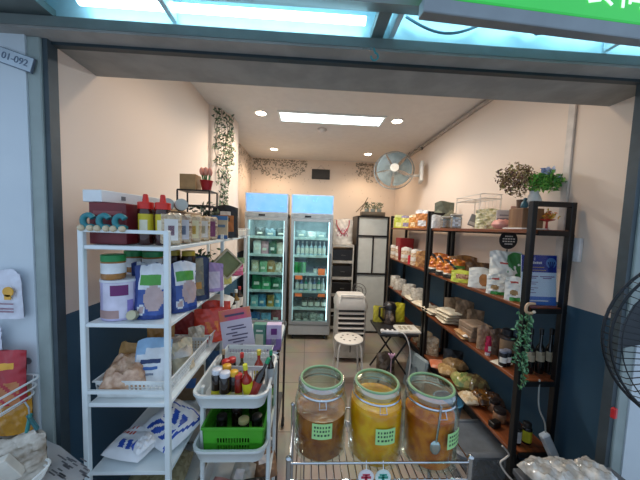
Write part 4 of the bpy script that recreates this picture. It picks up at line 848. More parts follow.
m.build('print', mat('#8a6a9a', .5), t)
m = MB()
for x0, x1, z in ((-.06, .02, .198), (-.05, .03, .183)): m.box((x0, -.002, z-.002), (x1, -.001, z+.002))
m.build('heading_print', mat('#c9a86a', .5), t); MB().box((-.07, -.0014, .02), (.045, -.0002, .026)).build('footer_print', PAPER, t)
text('i', .03, PAPER, t, (-.03, -.002, .243))
m = MB()
for k in range(5): m.box((-.038+.0095*k, -.0022, .216), (-.031+.0095*k, -.001, .228-.002*(k % 2)))
m.build('heading_marks', PAPER, t)
MB().box((-.102, -.004, -.001), (.090, -.0030, .266)).box((-.102, -.004, -.001), (.09, .02, .001)).build('acrylic_stand', clear('#f4f8fa', .03), t)
t = thing('round_board', 'small black round chalk sign with white writing standing behind the white bags', 'sign', (1.26, ry(508, 1.26, 1.45), E2))
MB().tube([(0, 0, 0), (0, 0, .27)], .004, 6).build('stick', BLACK, t, True)
MB().tf((0, -.004, .33), (PI/2, 0, 0)).lathe([(.0001, -.003), (.058, -.003), (.058, .003), (.0001, .003)], 28).build('board', mat('#1f1f24', .5), t)
m = MB()
for z, w_ in ((.352, .025), (.336, .04), (.320, .04), (.304, .025)):
    for k in range(5): m.box((-w_+w_*.42*k, -.0085, z-.003), (-w_+w_*.42*k+w_*.3, -.0075, z+.004))
m.build('lettering', PAPER, t)
WB = [mat('#e3e6e2', .35, var=.03), mat('#3f9a48', .4), mat('#b8443a', .4), mat('#a98a5a', .4)]
wb = lambda u, v: 1 if (v < .16 and u > .15) or (u > .88 and v < .5) else (2 if .72 < v < .79 and .2 < u < .6 else (3 if ((u-.35)/.2)**2+((v-.35)/.12)**2 < 1 else 0))
wg = 'white and green rice bags on the second right shelf'
pouch('white bag with green foot and brown picture, middle of the three front bags', 1.165, ry(497, 1.165, 1.17), E2, .115, .12, .06, WB, wb, rz=R(-22), cr_=.009, group=wg)
pouch('white bag with green foot, rightmost front bag beside the blue notice', 1.165, ry(515, 1.165, 1.17), E2, .105, .13, .06, WB, wb, rz=R(-15), cr_=.009, group=wg)
pouch('large plain white bag with a faint red mark stacked behind the front bags', 1.235, ry(505, 1.235, 1.25), E2, .18, .262, .10, WB, lambda u, v: 2 if .68 < v < .72 and .3 < u < .55 else 0, rz=R(-18), cr_=.014, group=wg)
pouch('dark green bag standing behind the big white bag', 1.285, ry(517, 1.285, 1.25), E2, .12, .25, .04, [mat('#2f7a3c', .4)], rz=R(-10))
pouch('white bag with a kraft brown window, left of the green-footed bags', 1.165, ry(479, 1.165, 1.17), E2, .13, .135, .07, [WB[0], mat('#a9733f', .4)], lambda u, v: 1 if ((u-.68)/.22)**2+((v-.4)/.3)**2 < 1 else 0, rz=R(-22))
pouch('yellow green snack bag with brown nuts on the second right shelf edge', 1.15, ry(462, 1.15, 1.15), E2, .15, .085, .07, [mat('#b9c445', .4), speck('#7a4a30', '#c0a080', 60)], lambda u, v: 1 if .3 < v < .7 and .2 < u < .8 else 0, rz=R(-30), lean=.3)
ob = [speck('#b8561c', '#e09030', 35, .25, .6), mat('#1e1c1a', .35), mat('#5a8a3a', .4), mat('#d8d2c4', .4)]
ofn = lambda u, v: 1 if v < .2 or (u+v) % 1 < .18 else (2 if .55 < v < .7 and u > .4 else (3 if .2 < v < .28 else 0))
og = 'orange and black snack bags on the second right shelf'
for i, (px, d_) in enumerate(((438, 'leftmost of three, by the rack post'), (446, 'middle of three'), (454, 'rightmost of three, most black'))):
    pouch('orange and black snack bag, second right shelf, '+d_, 1.165, ry(px, 1.165, 1.17), E2, .16, .175-.012*i, .08, ob, ofn, rz=R(-30), cr_=.010, group=og, lean=.15)
pouch('big brown snack bag behind the orange and black bags', 1.26, ry(463, 1.26, 1.2), E2, .2, .18, .08, [speck('#5a3a22', '#8a6236', 40, .3)], rz=R(-30), lean=.1)
pouch('dark brown snack bag behind the kraft-window bag', 1.27, ry(478, 1.27, 1.2), E2, .16, .15, .07, [speck('#4a3222', '#7a5a36', 40, .3)], rz=R(-30), lean=.1)
box('large deep red carton at the far end of the second right shelf', 1.21, 3.22, E2, .17, .16, .27, [mat('#8d1c20', .45)])
for i, px in enumerate((394, 400, 406, 416)):
    pouch('beige grain pouch on the far part of the second shelf, '+['farthest', 'second farthest', 'third farthest', 'nearest the red packet'][i], 1.155, ry(px, 1.155, 1.15), E2, .12, .17, .06, [speck('#b08a68', '#d8c4a8', 70), mat('#d9d3c8', .4)], lambda u, v: 1 if .75 < v or (.25 < v < .5 and u < .7) else 0, rz=R(-22), group='beige grain pouches on the far second shelf')
pouch('small bright red packet between the beige grain pouches', 1.13, ry(411, 1.13, 1.15), E2, .07, .10, .03, [mat('#c9283a', .4)], rz=R(-10))
pouch('brown patterned snack pouch just before the rack joint on the far second shelf', 1.19, ry(422, 1.19, 1.15), E2, .13, .16, .06, [speck('#8a5a34', '#c99a60', 40)], rz=R(-20))
# --- third shelf
CRM = mat('#d6c9ae', .5, h2='#e2d8c2', scale=20)
yy = ry(447, 1.19, E3)
for i in range(4): sack('flat cream rice packet in the pile on the third right shelf, '+['bottom', 'second from below', 'third from below', 'top of the pile'][i], 1.19+.006*(i % 2), yy-.006*i, E3+.026*i, .15, .20, .030, [CRM], rz=R(-8+6*i), group='flat cream rice packets piled on the third right shelf', crink=.003)
yy = ry(433, 1.18, E3)
for i in range(2): sack('flat cream packet close to the rack joint on the third shelf, '+['lower', 'upper'][i], 1.18, yy-.02*i, E3+.024*i, .16, .22, .028, [CRM], rz=R(5*i), crink=.004)
yy = ry(472, 1.19, E3+.05)
for i in range(3): box('kraft grey brick-shaped packet stacked on the third right shelf, '+['bottom', 'middle', 'top'][i], 1.21, yy, E3+.038*i, .15, .16, .037, [mat('#8a7460', .6, h2='#9c8670', scale=30)], rz=R(-3+3*i), bev=.006, name='brick_packet', cat='packet', group='kraft brick packets')
for i, (px, w_, h_) in enumerate(((452, .15, .14), (463, .14, .16), (474, .12, .13))):
    pouch('crumpled kraft brown bag at the back of the third right shelf, '+['left of three', 'middle of three', 'right of three'][i], 1.275, ry(px, 1.265, E3+.12), E3, w_, h_+.05, .045, [mat('#7f6a52', .6, h2='#a08a70', scale=10)], rz=R(-20), group='crumpled kraft bags', lean=-.02)
for i in range(2): sack(['flat brown snack pack at the third right shelf edge, lower one', 'flat brown snack pack at the third right shelf edge, upper one with a white tag'][i], 1.15, ry(464, 1.15, E3+.02)-.01, E3+.02*i, .10, .15, .022, [speck('#a87a48', '#c9a070', 80, .3), mat('#e8e4dc', .4)], (lambda u, v: 1 if u < .3 and v < .15 else 0) if i else None, rz=R(-12+10*i))
pouch('brown paper-like clear bag of sticks standing at the middle of the third right shelf', 1.16, ry(483, 1.16, E3+.05), E3, .075, .155, .04, [mat('#8c6f56', .4, h2='#b39a80', scale=14)], rz=R(-25))
T = thing('pink_tube', 'bright pink standing squeeze tube on the third right shelf', 'tube', (1.135, ry(488, 1.135, E3+.05), E3))
MB().lathe([(.0145, 0), (.0145, .02)], 14).build('cap', mat('#e0dadc', .4), T, True); pouch_mesh(.038, .10, .026).build('body', mat('#c91f4e', .35), T, True, loc=(0, 0, .02))
MB().box((-.008, -.0165, .03), (.008, -.014, .06)).build('label', PAPER, T)
pouch('dull brown pouch right of the pink tube on the third shelf', 1.20, ry(497, 1.20, E3+.05), E3, .09, .16, .04, [mat('#5e4838', .5, h2='#7a6150', scale=12)], rz=R(-20))
bottle('dark brown flask with a kraft label near the ivy on the third right shelf', 1.215, ry(507, 1.215, E3+.1), E3, .048, .185, mat('#2a211e', .3), mat('#1b1c22', .4), mat('#8a7056', .6), 'jar', 'flask', 'flask', lab=(.3, .7), capr=.028, caph=.2, aim=-PI/2)
for i, (px, x) in enumerate(((503, 1.135), (507, 1.165))):
    bottle(['small black bottle with grey cap and white label on the third right shelf, left', 'small black bottle with grey cap and white label on the third right shelf, right'][i], x, ry(px, x, E3+.05), E3, .021, .09, mat('#1d1c20', .3), mat('#7a8092', .4), PAPER, 'jar', 'small_bottle', 'bottle', 'small black bottles', lab=(.25, .6), aim=-PI/2)
tag(MB().box((-.05, -.035, 0), (.05, .035, .002)).build('price_card', mat('#e4ddcc', .5), loc=(1.15, 1.43, E3+.001), rz=R(20)), 'blank cream card lying flat on the third right shelf near the ivy', 'card')
for i, px in enumerate((528, 539, 551)):
    x = 1.165+.051*i; T = bottle('cream labelled dark wine bottle, third right shelf, '+['left of three, behind the ivy', 'middle of three', 'right of three, beside the outer post'][i], at((530, 540, 550)[i], 352, Y=1.335).x, 1.335, E3, .0225, .245, mat('#101314', .12, coat=.7), mat('#17181c', .35), mat('#b9ab90', .6), 'bottle', 'wine_bottle', 'bottle', 'wine bottles', neck=.4, lab=(.28, .60), aim=-PI/2)
    MB().tf((0, 0, 0)).lathe([(.0243, .105), (.0243, .125)], 10, a0=-PI/2-.4, a1=-PI/2+.4).build('label_print', mat('#8a7a64', .6), T, True)
g = thing('hanging_ivy', 'artificial ivy strands hanging down around the near black post', 'plant', (1.09, 1.235, E2-.02))
m = MB(); st = MB(); r4 = random.Random(12)
for sx, L in ((-.028, .26), (.024, .36), (.014, .40)):
    pts = [(sx+.008*math.sin(k*1.7), -.004, -L*k/10) for k in range(11)]; st.tube(pts, .0018, 4)
    for k in range(int(L*190)): q = k/(L*190); leaf(m, (sx+.008*math.sin(q*17)+r4.gauss(0, .009), -.008+r4.gauss(0, .006), -L*q), .012, (r4.gauss(0, .6), -1, r4.gauss(.5, .4)), r4, k % 3)
m.build('leaves', [mat('#4f8a58', .5), mat('#7fb083', .5), mat('#356344', .5)], g); st.build('stem', mat('#4a6a40', .6), g)
t = thing('wooden_clamp', 'small beige wooden clamp on the near black post below the blue notice', 'clamp', (1.117, 1.245, 1.112))
MB().cord([(.02, -.014, .024), (-.012, -.016, .024), (-.024, -.016, .01), (-.024, -.016, -.012), (-.008, -.016, -.024), (.014, -.014, -.022)], .007, 7).build('jaw', mat('#c9a888', .5), t, True)
MB().ball((.014, -.02, -.016), .008).build('pad', mat('#e6dcc8', .4), t, True)
# far part of the third shelf
for i, (px, w_, h_) in enumerate(((390, .13, .15), (400, .16, .14), (409, .16, .14), (418, .15, .15))):
    pouch('clear bag of white dried food on the far third shelf, '+['farthest', 'second farthest', 'third farthest', 'nearest'][i], 1.18, ry(px, 1.18, E3+.1), E3, w_, h_, .09, [mat('#aea596', .25, h2='#cfc8ba', scale=40, coat=.6)], rz=R(-20), group='clear bags of white food')
for i in range(2): sack('flat cream pack lying at the edge of the far third shelf, '+['farther', 'nearer'][i], 1.16, 2.75-.22*i, E3, .15, .18, .045, [CRM], rz=R(10*i))
# --- bottom shelf of the near rack
y = lambda px, x: ry(px, x, E4+.03)
for i, px in enumerate((420, 425, 431)): pouch('flat clear pack of noodles standing on the lowest right shelf, '+['farthest', 'middle', 'nearest'][i], 1.17, ry(px, 1.17, E4+.1), E4, .14, .17, .035, [speck('#a08868', '#c8b698', 50, .2)], rz=R(-35), group='clear noodle packs on the lowest right shelf')
sack('orange and pink flat pack on the lowest right shelf edge', 1.15, y(440, 1.15), E4, .16, .15, .035, [mat('#c9704a', .4, h2='#d89a80', scale=14)], rz=R(-20))
items = [(448, 1.16, .15, .06, '#a8844e', '#c9aa78', 'brown grain pack on the lowest right shelf beside the orange pack'), (455, 1.25, .16, .09, '#8c6c44', '#b8956a', 'brown lumpy bag at the back of the lowest right shelf'), (463, 1.17, .15, .10, '#6f8a4c', '#c9b978', 'green and yellow clear bag in the middle of the lowest right shelf'), (474, 1.24, .16, .10, '#5f4a34', '#8f8455', 'dark olive clear bag at the back of the lowest right shelf'), (470, 1.125, .12, .055, '#c9ac80', '#ece0c4', 'clear bag of pale peanuts at the lowest right shelf edge'), (484, 1.21, .14, .08, '#3a2a1e', '#8a5a24', 'dark bag with amber streaks on the lowest right shelf'), (492, 1.25, .12, .08, '#2f2621', '#6a5040', 'very dark clear bag right of the amber streaked bag')]
for px, x, l, h_, c1, c2, d_ in items: sack(d_, x, y(px, x), E4, l, l*1.0, h_, [speck(c1, c2, 45, .2)], rz=R(rnd.uniform(-30, 10)), crink=.012)
pouch('black box-like bag standing behind the orange pack on the lowest right shelf', 1.255, ry(462, 1.255, E4+.1)+.13, E4, .16, .15, .08, [mat('#1b1a1c', .4)], rz=R(-20))
for i, (px, x) in enumerate(((497, 1.235), (503, 1.205))): bottle(['brown jar with dark lid on the near lowest right shelf, farther one', 'brown jar with dark lid on the near lowest right shelf, nearer one'][i], x, y(px, x)+.03-.0*i, E4, .035, .075, mat('#a0785a', .3, coat=.4), mat('#2a2220', .4), None, 'jar', 'spice_jar', 'jar', 'brown spice jars', caph=.25)
for i, (px, x, c) in enumerate(((515, 1.175, '#d3d6da'), (530, 1.235, '#c9c22e'))): bottle(['black supplement bottle with a white label at the near end of the lowest right shelf', 'black supplement bottle with a yellow label at the near end of the lowest right shelf'][i], x, 1.315, E4, .0245, .115, mat('#17171a', .25, coat=.5), mat('#1c1c1e', .4), mat(c, .45), 'jar', 'supplement_bottle', 'bottle', 'supplement bottles', lab=(.12, .66), caph=.2, capr=.02, aim=-PI/2)
tag(MB().box((-.03, -.02, 0), (.03, .02, .035), 0, .004).build('black_box', mat('#151414', .3), loc=(1.14, 1.43, E4), rz=.3), 'small glossy black box on the lowest right shelf edge', 'box')
# adapter and cords
T = thing('power_strip', 'white power strip hanging by the outer post at the lowest right shelf with its cord', 'power strip', (1.272, 1.225, .40))
MB().tf((0, 0, 0), (0, R(-28), 0)).box((-.022, -.02, -.07), (.022, .012, .07), 0, .006).build('strip_body', mat('#d3dce4', .35), T)
MB().cord([(.03, 0, -.06), (.02, -.01, -.14), (.015, 0, -.22), (.02, 0, -.32)], .005, 6).build('cord', mat('#c9cdd0', .45), T, True)
MB().cord([(-.02, 0, .06), (-.03, .0, .12), (-.06, .01, .2), (-.05, .03, .33)], .004, 6).build('cord', mat('#a9aca8', .45), T, True)
o = MB().cord([(1.225, 1.21, .33), (1.21, 1.19, .24), (1.14, 1.18, .20), (1.07, 1.2, .235), (1.03, 1.23, .29), (1.06, 1.235, .318), (1.075, 1.235, .335), (1.06, 1.235, .36), (1.035, 1.235, .385)], .0045, 6).build('charging_cord', mat('#d5d2cb', .4), smooth=True); tag(o, 'white charging cord looped below the lowest right shelf around the near post', 'cord')

# ================================================================= FLOOR ITEMS ON THE RIGHT
T = thing('storage_bin', 'clear plastic storage bin with grey clip-on lid under the lowest right shelf', 'bin', (1.07, 1.50, 0))
b = MB(); L = [rr(.15, .12, .04, .0), rr(.165, .135, .045, .20)]; n = len(L[0]); b.add(L[0]+L[1], [(i, (i+1) % n, n+(i+1) % n, n+i) for i in range(n)]+[tuple(range(n-1, -1, -1))])
b.build('bin_body', mat('#a9b0b4', .25, alpha=.45), T, True)
b = MB(); L = [rr(.18, .15, .05, .198), rr(.18, .15, .05, .212), rr(.17, .14, .05, .220), rr(.15, .12, .04, .220), rr(.145, .115, .04, .212)]; vs = [p for l in L for p in l]
b.add(vs, [tuple(range(n-1, -1, -1)), tuple(4*n+i for i in range(n))]+[(k*n+i, k*n+(i+1) % n, (k+1)*n+(i+1) % n, (k+1)*n+i) for k in range(4) for i in range(n)]); b.build('lid', mat('#6d747b', .35), T, True)
for sx in (-1, 1): MB().box((sx*.183-.006, -.05, .15), (sx*.183+.006, .05, .215), 0, .003).build('clip', mat('#7f868c', .4), T)
T = thing('blue_bucket', 'light blue round plastic bucket on the floor beside the storage bin', 'bucket', (1.065, 1.80, 0))
MB().lathe([(.07, 0), (.095, .24), (.102, .242), (.102, .252), (.092, .252), (.068, .01), (.0001, .01)], 24).build('bucket_body', mat('#4f8fb4', .4), T, True)
tag(MB().lathe([(.05, 0), (.06, .14), (.05, .15), (.0001, .15)], 18).build('dark_pot', mat('#2a2522', .5), smooth=True, loc=(.93, 2.1, 0)), 'dark round pot on the floor behind the blue bucket', 'pot')
# folding table group
tz = .50
T = thing('folding_table', 'black folding side table with crossed legs before the far right rack', 'table', (.86, 2.55, 0))
MB().box((-.16, -.20, tz-.02), (.21, .20, tz), 0, .004).build('tabletop', mat('#26262a', .4), T)
for yq in (-.17, .17):
    MB().tube([(-.15, yq, tz-.02), (.18, yq, .0+.01)], .009, 6).build('leg', BLACK, T, True); MB().tube([(.16, yq*.92, tz-.02), (-.15, yq*.92, .01)], .009, 6).build('leg', BLACK, T, True)
T = thing('electric_kettle', 'dark steel electric kettle with rounded black lid on the folding table', 'kettle', (.88, 2.66, tz))
MB().lathe([(.065, 0), (.07, .02), (.062, .13), (.06, .16)], 22).build('body', mat('#9a8c84', .25, .9), T, True)
MB().lathe([(.066, .15), (.07, .18), (.05, .215), (.0001, .225)], 22).build('lid', mat('#1a1a20', .3), T, True)
MB().tube([(-.06, -.02, .18), (-.115, -.03, .17), (-.115, -.03, .08), (-.07, -.02, .03)], .012, 8).build('handle', mat('#17171c', .4), T, True)
pouch('bright yellow bag behind the kettle on the right', 1.0, 2.72, tz, .14, .20, .06, [mat('#c9bf2e', .4)], name='shopping_bag', cat='bag')
pouch('yellow bag beside the kettle on the left', .77, 2.70, tz, .11, .17, .05, [mat('#b9b03a', .4)], name='shopping_bag', cat='bag')
T = thing('serving_tray', 'cream plastic tray box with small items on the folding table', 'tray', (.98, 2.45, tz))
MB().box((-.10, -.09, 0), (.12, .09, .03), 0, .01).build('tray_body', mat('#dedad0', .4), T)
for k in range(6): MB().box((-.07+.045*(k % 3), -.04+.05*(k//3), .029), (-.04+.045*(k % 3), -.01+.05*(k//3), .036), 0, .004).build('small_item', mat('#b8ae9c', .5), T)
T = thing('extension_socket', 'white extension socket with black sockets at the front of the folding table', 'power strip', (.80, 2.385, tz), R(-6))
MB().box((-.085, -.025, 0), (.085, .025, .035), 0, .01).build('socket_body', mat('#e4e4e4', .35), T)
for k in range(3): MB().box((-.055+.045*k, -.012, .034), (-.03+.045*k, .012, .037), 0, .001).build('outlet', BLACK, T)
MB().cord([(.085, 0, .015), (.13, -.03, .01), (.17, -.06, -.08), (.19, -.06, -.25), (.17, -.05, -.48)], .006, 6).build('cord', mat('#d8d8d6', .4), T, True)
T = thing('grey_tub', 'pale blue grey plastic basin standing on edge under the folding table', 'basin', (1.0, 2.28, 0), 0, rot=(0, R(10), R(15)))
MB().box((-.02, -.13, 0), (.02, .13, .34), 0, .015).build('basin_body', mat('#8c9a9e', .4), T); MB().tube([(-.028, -.04, .20), (-.035, -.03, .24), (-.035, .03, .24), (-.028, .04, .20)], .007, 6).build('handle', mat('#6c787c', .4), T, True)
pouch('clear bag of brown goods on the floor under the folding table', .84, 2.58, 0, .2, .22, .12, [speck('#4a3a2c', '#8a7a68', 30)], name='plastic_bag', cat='bag')
o = MB().tube([(0, 0, 0), (.0, 0, .05)], .006, 6)
T = thing('pink_ribbon', 'small pink knotted ribbon tie on the clear bag below the folding table', 'ribbon', (.80, 2.30, .30)); MB().tube([(0, 0, -.3), (0, 0, 0)], .004, 5).build('string', mat('#d9b8c8', .5), T)
for a in (-40, 40, 0): MB().tube([(0, 0, 0), (.03*math.sin(R(a)), -.01, .03+.01*math.cos(R(a))), (.045*math.sin(R(a)), 0, .045)], .008, 6).build('loop', mat('#e0b0cc', .5), T, True)
# air cooler, stool
T = thing('air_cooler', 'white portable evaporative air cooler with louvred front on the floor', 'air cooler', (.50, 2.90, 0))
CWH = mat('#d5d0c8', .4, var=.03)
MB().box((-.165, -.12, .04), (.165, .16, .62), 0, .02).build('body', CWH, T)
b = MB(); L = [rr(.175, .15, .05, .60), rr(.18, .155, .06, .66), rr(.15, .13, .05, .735)]; n = len(L[0]); b.add([p for l in L for p in l], [(k*n+i, k*n+(i+1) % n, (k+1)*n+(i+1) % n, (k+1)*n+i) for k in range(2) for i in range(n)]+[tuple(2*n+i for i in range(n)), tuple(range(n-1, -1, -1))])
b.build('top_cover', CWH, T, True)
MB().tube([(-.14, -.14, .64), (-.12, -.13, .755), (.12, -.13, .755), (.14, -.14, .64)], .012, 8).build('handle', mat('#e2dfd8', .35), T, True)
MB().box((-.14, -.128, .30), (.14, -.118, .60)).build('louvre_opening', mat('#1d1c1c', .5), T)
for k in range(5): MB().tf((0, -.132, .335+.055*k), (R(35), 0, 0)).box((-.145, -.012, -.004), (.145, .014, .010), 0, .002).build('louvre', CWH, T)
MB().box((-.15, -.128, .06), (.15, -.119, .27), 0, .004).build('water_tank', mat('#b0aaa0', .4), T); MB().box((-.006, -.131, .12), (.006, -.127, .22)).build('level_gauge', mat('#55504a', .4), T)
for sx in (-1, 1):
    for sy in (-.08, .12): MB().tf((sx*.13, sy, .025), (0, PI/2, 0)).lathe([(.0001, -.01), (.025, -.01), (.025, .01), (.0001, .01)], 12).build('castor', BLACK, T, True)
T = thing('round_stool', 'white round stool with holes in its seat and four thin legs', 'stool', (.411, 2.38, 0))
MB().lathe([(.0001, .435), (.125, .435), (.135, .442), (.135, .45), (.125, .456), (.0001, .456)], 28).build('seat', mat('#dcd6cc', .4, var=.02), T, True)
for k in range(8): MB().tf((.07*math.cos(k*PI/4), .07*math.sin(k*PI/4), .4562)).lathe([(.0001, .0005), (.011, .0005), (.011, 0)], 10).build('hole', mat('#6a655e', .6), T)
for sx in (-1, 1):
    for sy in (-1, 1): MB().tube([(sx*.085, sy*.085, .437), (sx*.10, sy*.10, .40), (sx*.13, sy*.13, .006)], .009, 8).build('leg', mat('#dcd6cc', .4, var=.02), T, True)
T = thing('small_appliance', 'dark wire desk fan lying behind the air cooler', 'fan', (.64, 3.15, 0))
MB().tube([(0, 0, .01), (0, 0, .62)], .012, 8).build('stand', mat('#8a857e', .4), T, True); MB().lathe([(.09, 0), (.09, .015), (.0001, .02)], 18).build('base', mat('#8a857e', .4), T, True)
g1 = MB().tf((0, -.02, .72), (R(-20), 0, 0))
for r_ in (.05, .09): g1.tube([(r_*math.cos(2*PI*k/24), 0, r_*math.sin(2*PI*k/24)) for k in range(24)], .004, 5, close=True)
for k in range(14): g1.tube([(0, -.015, 0), (.09*math.cos(k*.449), 0, .09*math.sin(k*.449))], .0015, 4)
g1.build('guard', mat('#5a5652', .4), T, True)

# ================================================================= GLASS JAR TROLLEY IN FRONT
jx0, jx1, jy0, jy1, jz = -.04, .565, .800, 1.06, .662
T = thing('chrome_trolley', 'chrome wire trolley carrying three big glass jars in the foreground', 'trolley', ((jx0+jx1)/2, (jy0+jy1)/2, 0)); w, d = (jx1-jx0)/2, (jy1-jy0)/2
for sx in (-1, 1):
    for sy in (-1, 1):
        MB().tube([(sx*w, sy*d, .05), (sx*w, sy*d, jz+.066)], .008, 10).build('post', CHROME, T, True); MB().ball((sx*w, sy*d, jz+.069), .011, sc=(1, 1, .8)).build('post_cap', CHROME, T, True)
        MB().tf((sx*w, sy*d, .025), (0, PI/2, 0)).lathe([(.0001, -.01), (.025, -.01), (.025, .01), (.0001, .01)], 12).build('castor', BLACK, T, True)
for z in (jz+.052,): MB().tube([(-w, -d, z), (w, -d, z), (w, d, z), (-w, d, z)], .004, 8, close=True).build('rail', CHROME, T, True)
MB().box((-w, -d-.003, jz-.035), (w, -d+.003, jz-.006), 0, .001).box((-w, d-.003, jz-.03), (w, d+.003, jz-.006)).box((-w-.003, -d, jz-.03), (-w+.003, d, jz-.006)).box((w-.003, -d, jz-.03), (w+.003, d, jz-.006)).build('shelf_frame', CHROME, T)
m = MB()
for k in range(25): x = -w+2*w*k/24; m.tube([(x, -d, jz-.004), (x, d, jz-.004)], .0025, 5)
m.build('shelf_wire', CHROME, T, True)
MB().box((-w, -d, .25), (w, d, .256)).build('lower_shelf', mat('#8d9092', .35, .8), T)
GJ = clear('#f6fcf9', .02, .03)
def bigjar(px, py, liq, liq2, level, label, green, dx=0, cr=.0905):
    P = at(px, py, Z=jz+.270); T = thing('glass_jar', label, 'jar', (P.x, P.y, jz-.001), 0, 'big glass jars on the chrome trolley'); T.scale = (1.01, 1.01, 1.10)
    o_ = [(.0001, .0), (.083, .0), (.094, .008), (.0955, .02), (.0955, .172), (.090, .19), (.082, .202), (.080, .21), (.083, .222), (.080, .232)]
    i_ = [(.076, .232), (.0755, .208), (.086, .188), (.0915, .17), (.0915, .02), (.08, .008), (.0001, .007)]
    MB().lathe(o_, 40, cap=False).lathe(i_, 40, cap=False).build('glass_body', GJ, T, True)
    m = mat(liq, .25, h2=liq2, scale=30, bump=.3)
    MB().lathe([(.0001, .009), (cr-.0115, .009), (cr, .021), (cr, min(level, .17)), (cr-.0025, level), (.0001, level-.001)], 40).build('contents', m, T, True)
    MB().lathe([(.0805, .216), (.0845, .220), (.0850, .236), (.0805, .2435), (.072, .244)], 40, cap=False).build('lid_ring', clear('#c9dcda', .34, .18), T, True)
    MB().tube([(.0745*math.cos(2*PI*k/40), .0745*math.sin(2*PI*k/40), .2440) for k in range(40)], .0042, 8, close=True).build('rubber_seal', mat('#86ab7c', .4), T, True)
    MB().lathe([(.0001, .2425), (.072, .2425)], 40).build('glass_lid', clear('#e8efea', .06, .05), T, True)
    MB().lathe([(.0835, .205), (.0855, .209), (.0835, .213)], 40, cap=False).build('wire_clamp', CHROME, T, True)
    MB().tube([(-.01, -.086, .21), (-.012, -.094, .19), (.012, -.094, .19), (.01, -.086, .21)], .0016, 6).build('clasp', CHROME, T, True)
    a = -PI/2+dx; lb = MB().lathe([(.0963, .095), (.0963, .145)], 14, a0=a-.36, a1=a+.36).build('label', mat('#a6d88e', .5, var=.03), T, True)
    m2 = MB()
    r5 = random.Random(px)
    for j, (z, n_) in enumerate(((.133, 6), (.121, 6), (.108, 5))):
        for k in range(n_):
            aa = a-.30+.60*(k+.15)/n_; aw = .60/n_*.7*(.6+.4*r5.random()); m2.lathe([(.0968, z-.003), (.0968, z+.0035)], 2, a0=aa, a1=aa+aw)
    m2.build('handwriting', mat('#2b4a34', .6), lb); return T
J1 = bigjar(322, 376, '#8a4006', '#b0600e', .145, 'big clip-lid glass jar of brown amber syrup, leftmost of three', 1, .0)
J2 = bigjar(377, 380, '#e89200', '#f7b208', .188, 'big clip-lid glass jar of bright yellow syrup, middle of three', 1, .12)
J3 = bigjar(431, 384, '#b04f04', '#d87a10', .165, 'big clip-lid glass jar of orange brown pickle with a spoon inside, rightmost of three', 1, .55, .082)
P = J3.location; T = thing('steel_spoon', 'steel spoon standing inside the rightmost glass jar', 'spoon', (P.x-.018, P.y-.0865, jz+.085), 0, rot=(0, R(4), R(-12)))
MB().ball((0, 0, .02), .017, sc=(1, .3, 1.5)).build('bowl', CHROME, T, True); MB().tube([(0, 0, .04), (0, 0, .165)], .004, 6).build('handle', CHROME, T, True)
for i, (px, c1, c2, d_) in enumerate(((366, '#e6e2e4', '#c0304a', 'round pink and white tag hanging from the front rail of the chrome trolley'), (383, '#d6e8e2', '#2c9a86', 'round teal and white tag hanging from the front rail of the chrome trolley'))):
    P = at(px, 477, Y=.795); T = thing('hanging_tag', d_, 'tag', (P.x, .795, P.z), 0)
    MB().tf((0, 0, 0), (PI/2, 0, 0)).lathe([(.0001, -.0015), (.026, -.0015), (.026, .0015), (.0001, .0015)], 22).build('disc', mat(c1, .4), T)
    MB().box((-.016, -.003, -.003), (.016, -.0015, .004)).box((-.012, -.003, .007), (.012, -.0015, .012)).box((-.004, -.003, -.016), (.004, -.0015, .010)).build('print', mat(c2, .5), T); MB().tube([(0, 0, .024), (0, .006, .052)], .0015, 4).build('string', WHITE, T)

# ================================================================= FRONT LEFT: WIRE BASKETS ON THE WALL
def wbasket(label, x0, x1, y0, y1, z, h, name='wire_basket'):
    T = thing(name, label, 'basket', ((x0+x1)/2, (y0+y1)/2, z)); w, d = (x1-x0)/2, (y1-y0)/2
    for k, zz in enumerate((h, h*.62, h*.28)): MB().tube(rr(w-.004*k, d-.004*k, .03, zz), .003 if k else .0038, 6, close=True).build('wire_ring', WHITE, T, True)
    m = MB()
    for k in range(9): x = -w+.03+(2*w-.06)*k/8; m.tube([(x, -d+.003, h), (x, -d+.014, .0), (x, d-.014, 0), (x, d-.003, h)], .0016, 4)
    m.build('wire_grid', WHITE, T); return T
P = at(41, 376, Y=.93)
wbasket('white wire basket with rounded corner holding red packs, on the left front wall', -1.30, P.x, .68, .938, P.z-.075, .075)
bz = P.z-.073
pouch('red snack packet with golden bread picture in the white wire basket', -1.012, .895, bz, .135, .18, .05, [mat('#a81f2e', .35, coat=.3), mat('#b9764a', .4), mat('#e0a83a', .4)], lambda u, v: 1 if v < .42 and .15 < u < .9 and (u+v*1.3) % .35 > .08 else (2 if .66 < v < .78 and .45 < u < .8 else 0), rz=R(10))
pouch('second red snack packet behind the front one in the wire basket', -1.17, .905, bz, .14, .16, .04, [mat('#8d1a26', .35)], rz=R(-5))
T = thing('clothes_peg', 'teal plastic clothes peg hanging from the white wire basket', 'peg', tuple(at(31, 424, Y=.75)), 0, rot=(0, R(-6), R(20)))
MB().tf((0, 0, 0), (0, R(16), 0)).box((-.009, -.006, -.024), (-.002, .006, .03), 0, .002).build('jaw', mat('#2c7f7c', .4), T); MB().tf((0, 0, 0), (0, R(-16), 0)).box((.002, -.006, -.024), (.009, .006, .03), 0, .002).build('jaw', mat('#1f5f66', .4), T)
MB().tube([(0, 0, .02), (.002, 0, .05), (-.004, 0, .07)], .002, 5).build('hook', mat('#9aa6aa', .3, .5), T)
